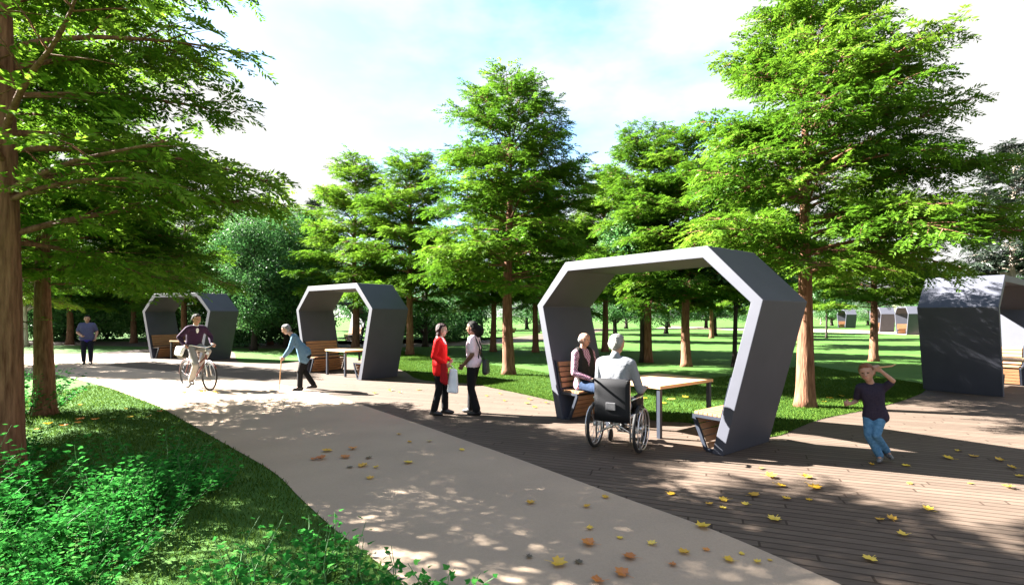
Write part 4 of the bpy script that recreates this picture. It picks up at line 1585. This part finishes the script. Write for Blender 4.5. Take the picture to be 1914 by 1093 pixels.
bicycle()
J = stand(1.74)
J['pel'] = V3(0, -.22, 1.02)
J['hipL'], J['hipR'] = V3(-.09, -.19, .995), V3(.09, -.19, .995)
J['neck'] = V3(0, -.10, 1.49)
J['head'] = V3(0, -.05, 1.655)
J['look'] = V3(-.02, 1, -.05)
J['shL'], J['shR'] = V3(-.185, -.08, 1.435), V3(.185, -.08, 1.435)
J['elL'], J['wrL'] = V3(-.33, -.02, 1.20), V3(-.305, .03, 1.065)
J['elR'], J['wrR'] = V3(.31, -.05, 1.20), V3(.305, .03, 1.065)
J['elL'], J['elR'] = V3(-.36, -.13, 1.24), V3(.35, -.13, 1.24)
J['hdL'] = J['hdR'] = V3(0, 1, -.15)
J['pnL'] = J['pnR'] = V3(0, 0, -1)
J['curl'] = .95
J['knL'], J['knR'] = V3(-.13, .22, .90), V3(.125, .17, .585)
J['anL'], J['anR'] = V3(-.125, -.15, .545), V3(.125, -.06, .215)
J['footR'] = V3(0, .1, -1)


def x_collar2(r, J, P, torso, arm, leg, hp, hs):
    b = Body()
    b.hull((P(.98, .045, .035), .035), (P(.98, -.045, .035), .035), (P(1.05, 0, 0), .055))
    b.hull((P(.98, .05, .045), .032), (P(.98, -.05, .045), .032), (P(.89, 0, .080), .033), (P(.76, 0, .112), .022))
    b.build('collar', M['white_cloth'], r, .009, 2)


person('dark-haired man in a plum sweater and light trousers riding the bicycle', BK, bk_rz, J, 'skin', 'plum', 'grey_trouser', 'shoe_black', 'hair_black', hem=.02, extra=x_collar2, cuff=1.2)


def place_local(o, base, rz):
    o.location = base
    o.rotation_euler = (0, 0, rz)


# bags
bg_t = thing('shopping_bag', 'pale white and black bag hanging from the right handlebar of the bicycle', 'bag', BK, bk_rz)
b = Body()
b.hull((V3(.33, .12, .93), .055), (V3(.33, -.12, .93), .055), (V3(.33, .12, .82), .075), (V3(.33, -.12, .82), .075))
b.build('body', M['bag_black'], bg_t, .012, 3)
b = Body()
b.hull((V3(.37, .12, 1.0), .045), (V3(.37, -.13, .99), .05), (V3(.40, .10, .87), .055), (V3(.40, -.12, .87), .055))
b.build('pocket', M['bag_white'], bg_t, .012, 3)
h = MB()
h.tube([(.33, .1, .95), (.31, .09, 1.04), (.30, .05, 1.055), (.31, -.02, 1.04), (.33, -.1, .95)], .008, 6)
h.build('strap', M['bag_black'], bg_t)

rz = look_at(.99, -.12)
sb = thing('shopping_bag', 'white carrier bag hanging from the hand of the woman in red', 'bag', (RW.x, RW.y, 0), rz)
b = Body()
b.hull((V3(.0, .20, .80), (.03, .04, .02)), (V3(.0, .27, .79), (.03, .04, .02)), (V3(.0, .17, .42), (.05, .05, .03)), (V3(.0, .28, .41), (.05, .05, .03)))
b.build('body', M['bag_white'], sb, .01, 3)
h = MB()
h.tube([(.0, .20, .81), (.03, .21, .88), (.0, .27, .80)], .006, 6)
h.build('handle', M['bag_white'], sb)
rb = thing('folded_garment', 'dark red garment draped over the forearm of the woman in red', 'garment', (RW.x, RW.y, 0), rz)
b = Body()
b.hull((V3(.15, .08, .94), .035), (V3(.14, .12, .90), .035), (V3(.17, .08, .62), (.025, .045, .03)), (V3(.17, .14, .58), (.025, .045, .03)))
b.build('cloth', cloth('dark_red_cloth', (.22, .008, .012), (.30, .012, .016)), rb, .01, 3)

rz = look_at(-.97, .22)
kb = thing('shoulder_bag', 'black shoulder bag hanging behind the woman in pink', 'bag', (PW.x, PW.y, 0), rz)
b = Body()
b.hull((V3(-.05, -.22, .93), .045), (V3(.12, -.21, .93), .045), (V3(-.06, -.23, .76), .055), (V3(.12, -.22, .76), .055))
b.build('body', M['bag_black'], kb, .011, 3)
h = MB()
h.tube([(-.05, -.22, .95), (-.12, -.14, 1.2), (-.125, -.06, 1.395), (-.12, .04, 1.39), (-.02, .13, 1.2), (.12, .10, 1.02), (.2, -.08, .95), (.12, -.21, .95)], .009, 6)
h.build('strap', M['bag_black'], kb)


# ------------------------------------------------------------------ shrubs in the foreground
def shrub_mesh(seed, stems, h, spread, leafsize, per, lean=(0, 0)):
    rnd = random.Random(seed)
    rng = np.random.default_rng(seed)
    mb = MB()
    P, D, Nn, L, W, Ts = [], [], [], [], [], []
    up = Vector((0, 0, 1))
    for s in range(stems):
        a = rnd.uniform(0, 6.283)
        q = math.sqrt(rnd.random())
        base = Vector((math.cos(a), math.sin(a), 0)) * spread * .35 * q
        d = Vector((math.cos(a) * q * .75 + lean[0] + rnd.gauss(0, .12), math.sin(a) * q * .75 + lean[1] + rnd.gauss(0, .12), 1)).normalized()
        hh = h * rnd.uniform(.55, 1.05) * (1 - .25 * q)
        pts = [base]
        n = 7
        p = base.copy()
        for i in range(n):
            d = (d + Vector((rnd.gauss(0, .1), rnd.gauss(0, .1), -.035))).normalized()
            p = p + d * hh / n
            pts.append(p.copy())
        mb.tube(pts, [.006 - .0042 * i / n for i in range(n + 1)], 4, caps=False)
        tone = rnd.uniform(.1, .75)
        for i in range(per):
            t = .12 + .88 * (i + rnd.random()) / per
            k = min(int(t * n), n - 1)
            o = pts[k].lerp(pts[k + 1], t * n - k)
            az = i * 2.4 + rnd.uniform(-.5, .5)
            ld = Vector((math.cos(az), math.sin(az), rnd.uniform(-.15, .5))).normalized()
            st = o + ld * leafsize * .55
            nn = (up + Vector((rnd.gauss(0, .45), rnd.gauss(0, .45), 0))).normalized()
            sz = leafsize * rnd.uniform(.6, 1.15) * (1 - .35 * t * t)
            tn = tone + rnd.uniform(-.18, .25)
            side = ld.cross(nn).normalized()
            for ang_, f in ((0, 1.0), (.85, .72), (-.85, .72)):   # three-lobed leaf
                dd = (ld * math.cos(ang_) + side * math.sin(ang_)).normalized()
                P.append(st - ld * sz * .1)
                D.append(dd)
                Nn.append((nn - dd * nn.dot(dd)).normalized())
                L.append(sz * f)
                W.append(sz * .62 * f)
                Ts.append(tn)
    to = mb.build('stems', M['shrubstem'], fix=False)
    tm = to.data
    bpy.data.objects.remove(to)
    cm = leaf_mesh('foliage', np.array([tuple(x) for x in P]), np.array([tuple(x) for x in D]), np.array([tuple(x) for x in Nn]), np.array(L), np.array(W), np.array(Ts), M['shrubleaf'])
    return tm, cm


M['shrubstem'] = surf('green_stem', (.03, .10, .025), (.05, .14, .03), 20, .7)
SH = [shrub_mesh(201, 42, .70, 1.15, .068, 24), shrub_mesh(202, 36, .58, 1.05, .062, 22), shrub_mesh(203, 42, .82, 1.25, .070, 26)]
SP = [shrub_mesh(211, 13, .52, .6, .075, 9), shrub_mesh(212, 12, .48, .55, .070, 9)]
shrubs = [  # world x, y, proto, scale, label
    (-4.55, 4.55, 2, 1.0, 'leafy green shrub at the foot of the leftmost trunk'),
    (-3.75, 5.35, 0, .95, 'leafy green shrub at the back of the patch, in front of the verge leaves'),
    (-3.2, 4.95, 1, .95, 'leafy green shrub nearest the path at the back of the patch'),
    (-3.55, 4.25, 0, 1.05, 'leafy green shrub in the middle of the foreground patch'),
    (-3.05, 4.15, 2, .72, 'rounded leafy shrub at the right side of the foreground patch'),
    (-3.65, 3.55, 1, 1.05, 'leafy green shrub low at the left edge of the picture'),
    (-2.85, 3.35, 0, .8, 'leafy shrub at the bottom left between the edge and the sparse sprigs'),
    (-4.5, 3.9, 0, 1.1, 'tall leafy shrub at the left edge under the trunk'),
    (-8.75, 9.0, 2, 1.35, 'bushy green shrub between the two left trunks'),
    (-5.75, 5.7, 1, 1.2, 'leafy shrub behind the leftmost trunk'),
]
for i, (x, y, k, s, lab) in enumerate(shrubs):
    r = thing('shrub', lab, 'shrub', (x, y, 0), i * 1.3, 'leafy shrubs at the foot of the left trees')
    r.scale = (s, s, s)
    link(bpy.data.objects.new('stems', SH[k][0]), r)
    link(bpy.data.objects.new('foliage', SH[k][1]), r)
sprigs = [(-1.35, 3.55, 0, .9, 'sparse leafy sprig beside the path edge with tall shoots'), (-1.75, 3.30, 1, 1.0, 'sparse leafy sprig at the bottom left of the path edge'),
          (-.72, 3.02, 0, .85, 'sparse leafy sprig overhanging the pale path at the bottom'), (-.42, 2.92, 1, .9, 'rightmost leafy sprig overhanging the pale path'),
          (-1.05, 3.10, 1, 1.05, 'leafy sprig in the corner where verge meets path'), (-1.55, 3.02, 0, .9, 'low leafy sprig on the dark verge grass at the bottom')]
for i, (x, y, k, s, lab) in enumerate(sprigs):
    r = thing('leafy_sprig', lab, 'plant', (x, y, 0), i * 2.2, 'sparse leafy sprigs by the path edge')
    r.scale = (s, s, s)
    link(bpy.data.objects.new('stems', SP[k][0]), r)
    link(bpy.data.objects.new('foliage', SP[k][1]), r)


# ------------------------------------------------------------------ fallen leaves
def maple_mesh(seed, mat):
    rnd = random.Random(seed)
    out = [(-90, .42)]
    lobes = [(-50, .62), (-26, .50), (0, .86), (20, .62), (46, .88), (66, .66), (90, 1.0), (114, .66), (134, .88), (160, .62), (180, .86), (206, .50), (230, .62), (262, .25)]
    bm = bmesh.new()
    c = bm.verts.new((0, 0, .012))
    ring = []
    cx, cy = rnd.uniform(.5, 1.5), rnd.uniform(.3, 1.2)
    for a, r in [(-82, .22)] + lobes:
        r *= .5 * rnd.uniform(.9, 1.1)
        x, y = math.cos(R_(a)) * r, math.sin(R_(a)) * r
        ring.append(bm.verts.new((x, y, .03 + (x * x * cx + y * y * cy) * .3 + rnd.uniform(0, .05))))
    for i in range(len(ring)):
        bm.faces.new((c, ring[i], ring[(i + 1) % len(ring)]))
    st = [bm.verts.new(p) for p in ((-.02, -.05, .03), (.02, -.05, .03), (.035, -.55, .06), (.005, -.55, .06))]
    bm.faces.new(st)
    me = bpy.data.meshes.new('fallen_leaf')
    bm.to_mesh(me)
    bm.free()
    me.materials.append(mat)
    at = me.attributes.new('tint', 'FLOAT', 'FACE')
    at.data.foreach_set('value', [rnd.uniform(.2, .8)] * len(me.polygons))
    return me


LM = {c: [maple_mesh(300 + i + 10 * j, M[m]) for i in range(4)] for j, (c, m) in enumerate((('y', 'leaf_y'), ('o', 'leaf_o'), ('b', 'leaf_b')))}
fallen = {
    'path': [(612, 844, 'y', 14), (660, 841, 'o', 13), (600, 860, 'o', 14), (587, 860, 'o', 9), (643, 857, 'o', 14), (680, 873, 'y', 13), (703, 875, 'y', 8), (765, 867, 'y', 13), (692, 896, 'y', 9), (745, 813, 'y', 8), (765, 828, 'y', 8),
             (802, 826, 'y', 8), (863, 843, 'y', 9), (653, 875, 'b', 8), (690, 858, 'b', 9), (993, 943, 'y', 10), (1095, 949, 'y', 8), (1040, 1057, 'y', 13), (987, 1044, 'b', 6), (1082, 1055, 'b', 7), (1103, 1020, 'o', 13), (1180, 1045, 'o', 12),
             (1165, 1077, 'o', 12), (1120, 1090, 'o', 11), (1255, 1058, 'o', 7), (1218, 1020, 'y', 8), (1280, 1037, 'y', 9), (1320, 1031, 'o', 6), (1365, 1050, 'y', 9), (1388, 1037, 'y', 5), (1415, 1054, 'y', 6), (1440, 1050, 'y', 4),
             (1160, 1008, 'y', 6), (1100, 990, 'y', 7), (1133, 932, 'y', 8), (380, 735, 'y', 20), (345, 737, 'y', 16), (402, 736, 'y', 14)],
    'deck': [(1437, 893, 'y', 14), (1505, 893, 'y', 12), (1520, 912, 'y', 15), (1457, 909, 'y', 11), (1407, 927, 'y', 12), (1395, 944, 'y', 8), (1355, 937, 'y', 11), (1325, 943, 'y', 8), (1352, 951, 'y', 7), (1253, 924, 'y', 9),
             (1448, 972, 'y', 12), (1513, 936, 'y', 7), (1470, 933, 'y', 9), (1690, 1002, 'y', 9), (1627, 1047, 'y', 10), (1737, 955, 'y', 10), (1645, 972, 'y', 7), (1668, 973, 'y', 9), (1775, 858, 'y', 13), (1820, 854, 'y', 10),
             (1870, 862, 'y', 12), (1885, 912, 'y', 11), (1790, 844, 'y', 8), (1893, 876, 'y', 10), (1905, 891, 'y', 9), (1815, 905, 'y', 6), (1310, 988, 'y', 13), (985, 755, 'y', 12), (1000, 762, 'y', 10), (910, 741, 'y', 10),
             (990, 748, 'y', 12), (1020, 754, 'y', 11), (935, 737, 'y', 11), (944, 750, 'y', 9), (880, 742, 'y', 8), (700, 736, 'y', 12), (730, 731, 'y', 14), (748, 734, 'y', 10), (783, 729, 'y', 14), (1421, 877, 'b', 8), (1700, 905, 'y', 6), (1630, 870, 'y', 8), (1695, 872, 'y', 9)],
    'verge': [(90, 797, 'y', 14), (120, 800, 'o', 13), (150, 788, 'o', 14), (178, 789, 'o', 14), (148, 795, 'o', 12), (212, 788, 'o', 8), (242, 784, 'y', 12), (275, 784, 'y', 13), (300, 773, 'o', 12), (150, 760, 'y', 8), (236, 767, 'y', 8), (70, 806, 'o', 8)],
    'lawn': [(1205, 746, 'y', 16), (1255, 748, 'y', 18), (1240, 755, 'y', 14), (1280, 744, 'y', 16), (1550, 745, 'y', 18), (1575, 742, 'y', 14), (1540, 752, 'y', 12), (1590, 748, 'y', 10)],
}
marks = [('the cyclist', BK), ('the cane walker', OW), ('the two women', (RW + PW) / 2), ('the wheelchair', WC), ('the boy', BOY), ('the right bench', Vector((2.6, 6.4, 0))),
         ('the path bottom edge', G(1130, 1090)), ('the thick flared trunk', G(82, 775)), ('the tall sunlit trunk', G(1505, 760)), ('the right edge', G(1900, 1000))]
ORD = ['', 'second ', 'third ', 'fourth ', 'fifth ', 'sixth ', 'seventh ', 'eighth ', 'ninth ', 'tenth ', 'eleventh ', 'twelfth ', 'thirteenth ', 'fourteenth ', 'fifteenth ', 'sixteenth ', 'seventeenth ', 'eighteenth ', 'nineteenth ', 'twentieth ', 'twenty-first ', 'twenty-second ', 'twenty-third ', 'twenty-fourth ']
SURF = {'path': 'the pale path', 'deck': 'the brown planks', 'verge': 'the left grass verge', 'lawn': 'the lawn'}
ZS = {'path': .009, 'deck': .005, 'verge': .03, 'lawn': .004}
CN = {'y': 'yellow', 'o': 'orange', 'b': 'dark brown'}
buckets = {}
rl = random.Random(9)
for sname, lst in fallen.items():
    for px, py, c, size in lst:
        p = G(px, py)
        near = min(marks, key=lambda m: (m[1].xy - p.xy).length)
        buckets.setdefault((sname, c, near[0]), []).append(((near[1].xy - p.xy).length, p, size))
for (sname, c, nm), lst in buckets.items():
    lst.sort(key=lambda a: a[0])
    for i, (_, p, size) in enumerate(lst):
        o = link(bpy.data.objects.new('fallen_leaf', LM[c][rl.randrange(4)]))
        s = size / 100 * 1.22
        o.location = (p.x, p.y, ZS[sname] - .012 * s)
        o.scale = (s, s, s * rl.uniform(.8, 1.7))
        o.rotation_euler = (rl.uniform(-.12, .12), rl.uniform(-.12, .12), rl.uniform(0, 6.28))
        o.location.z += .02 * s + .05 * s
        tag(o, f'{CN[c]} leaf on {SURF[sname]}, {ORD[i]}closest of these to {nm}', 'leaf', 'fallen autumn leaves')
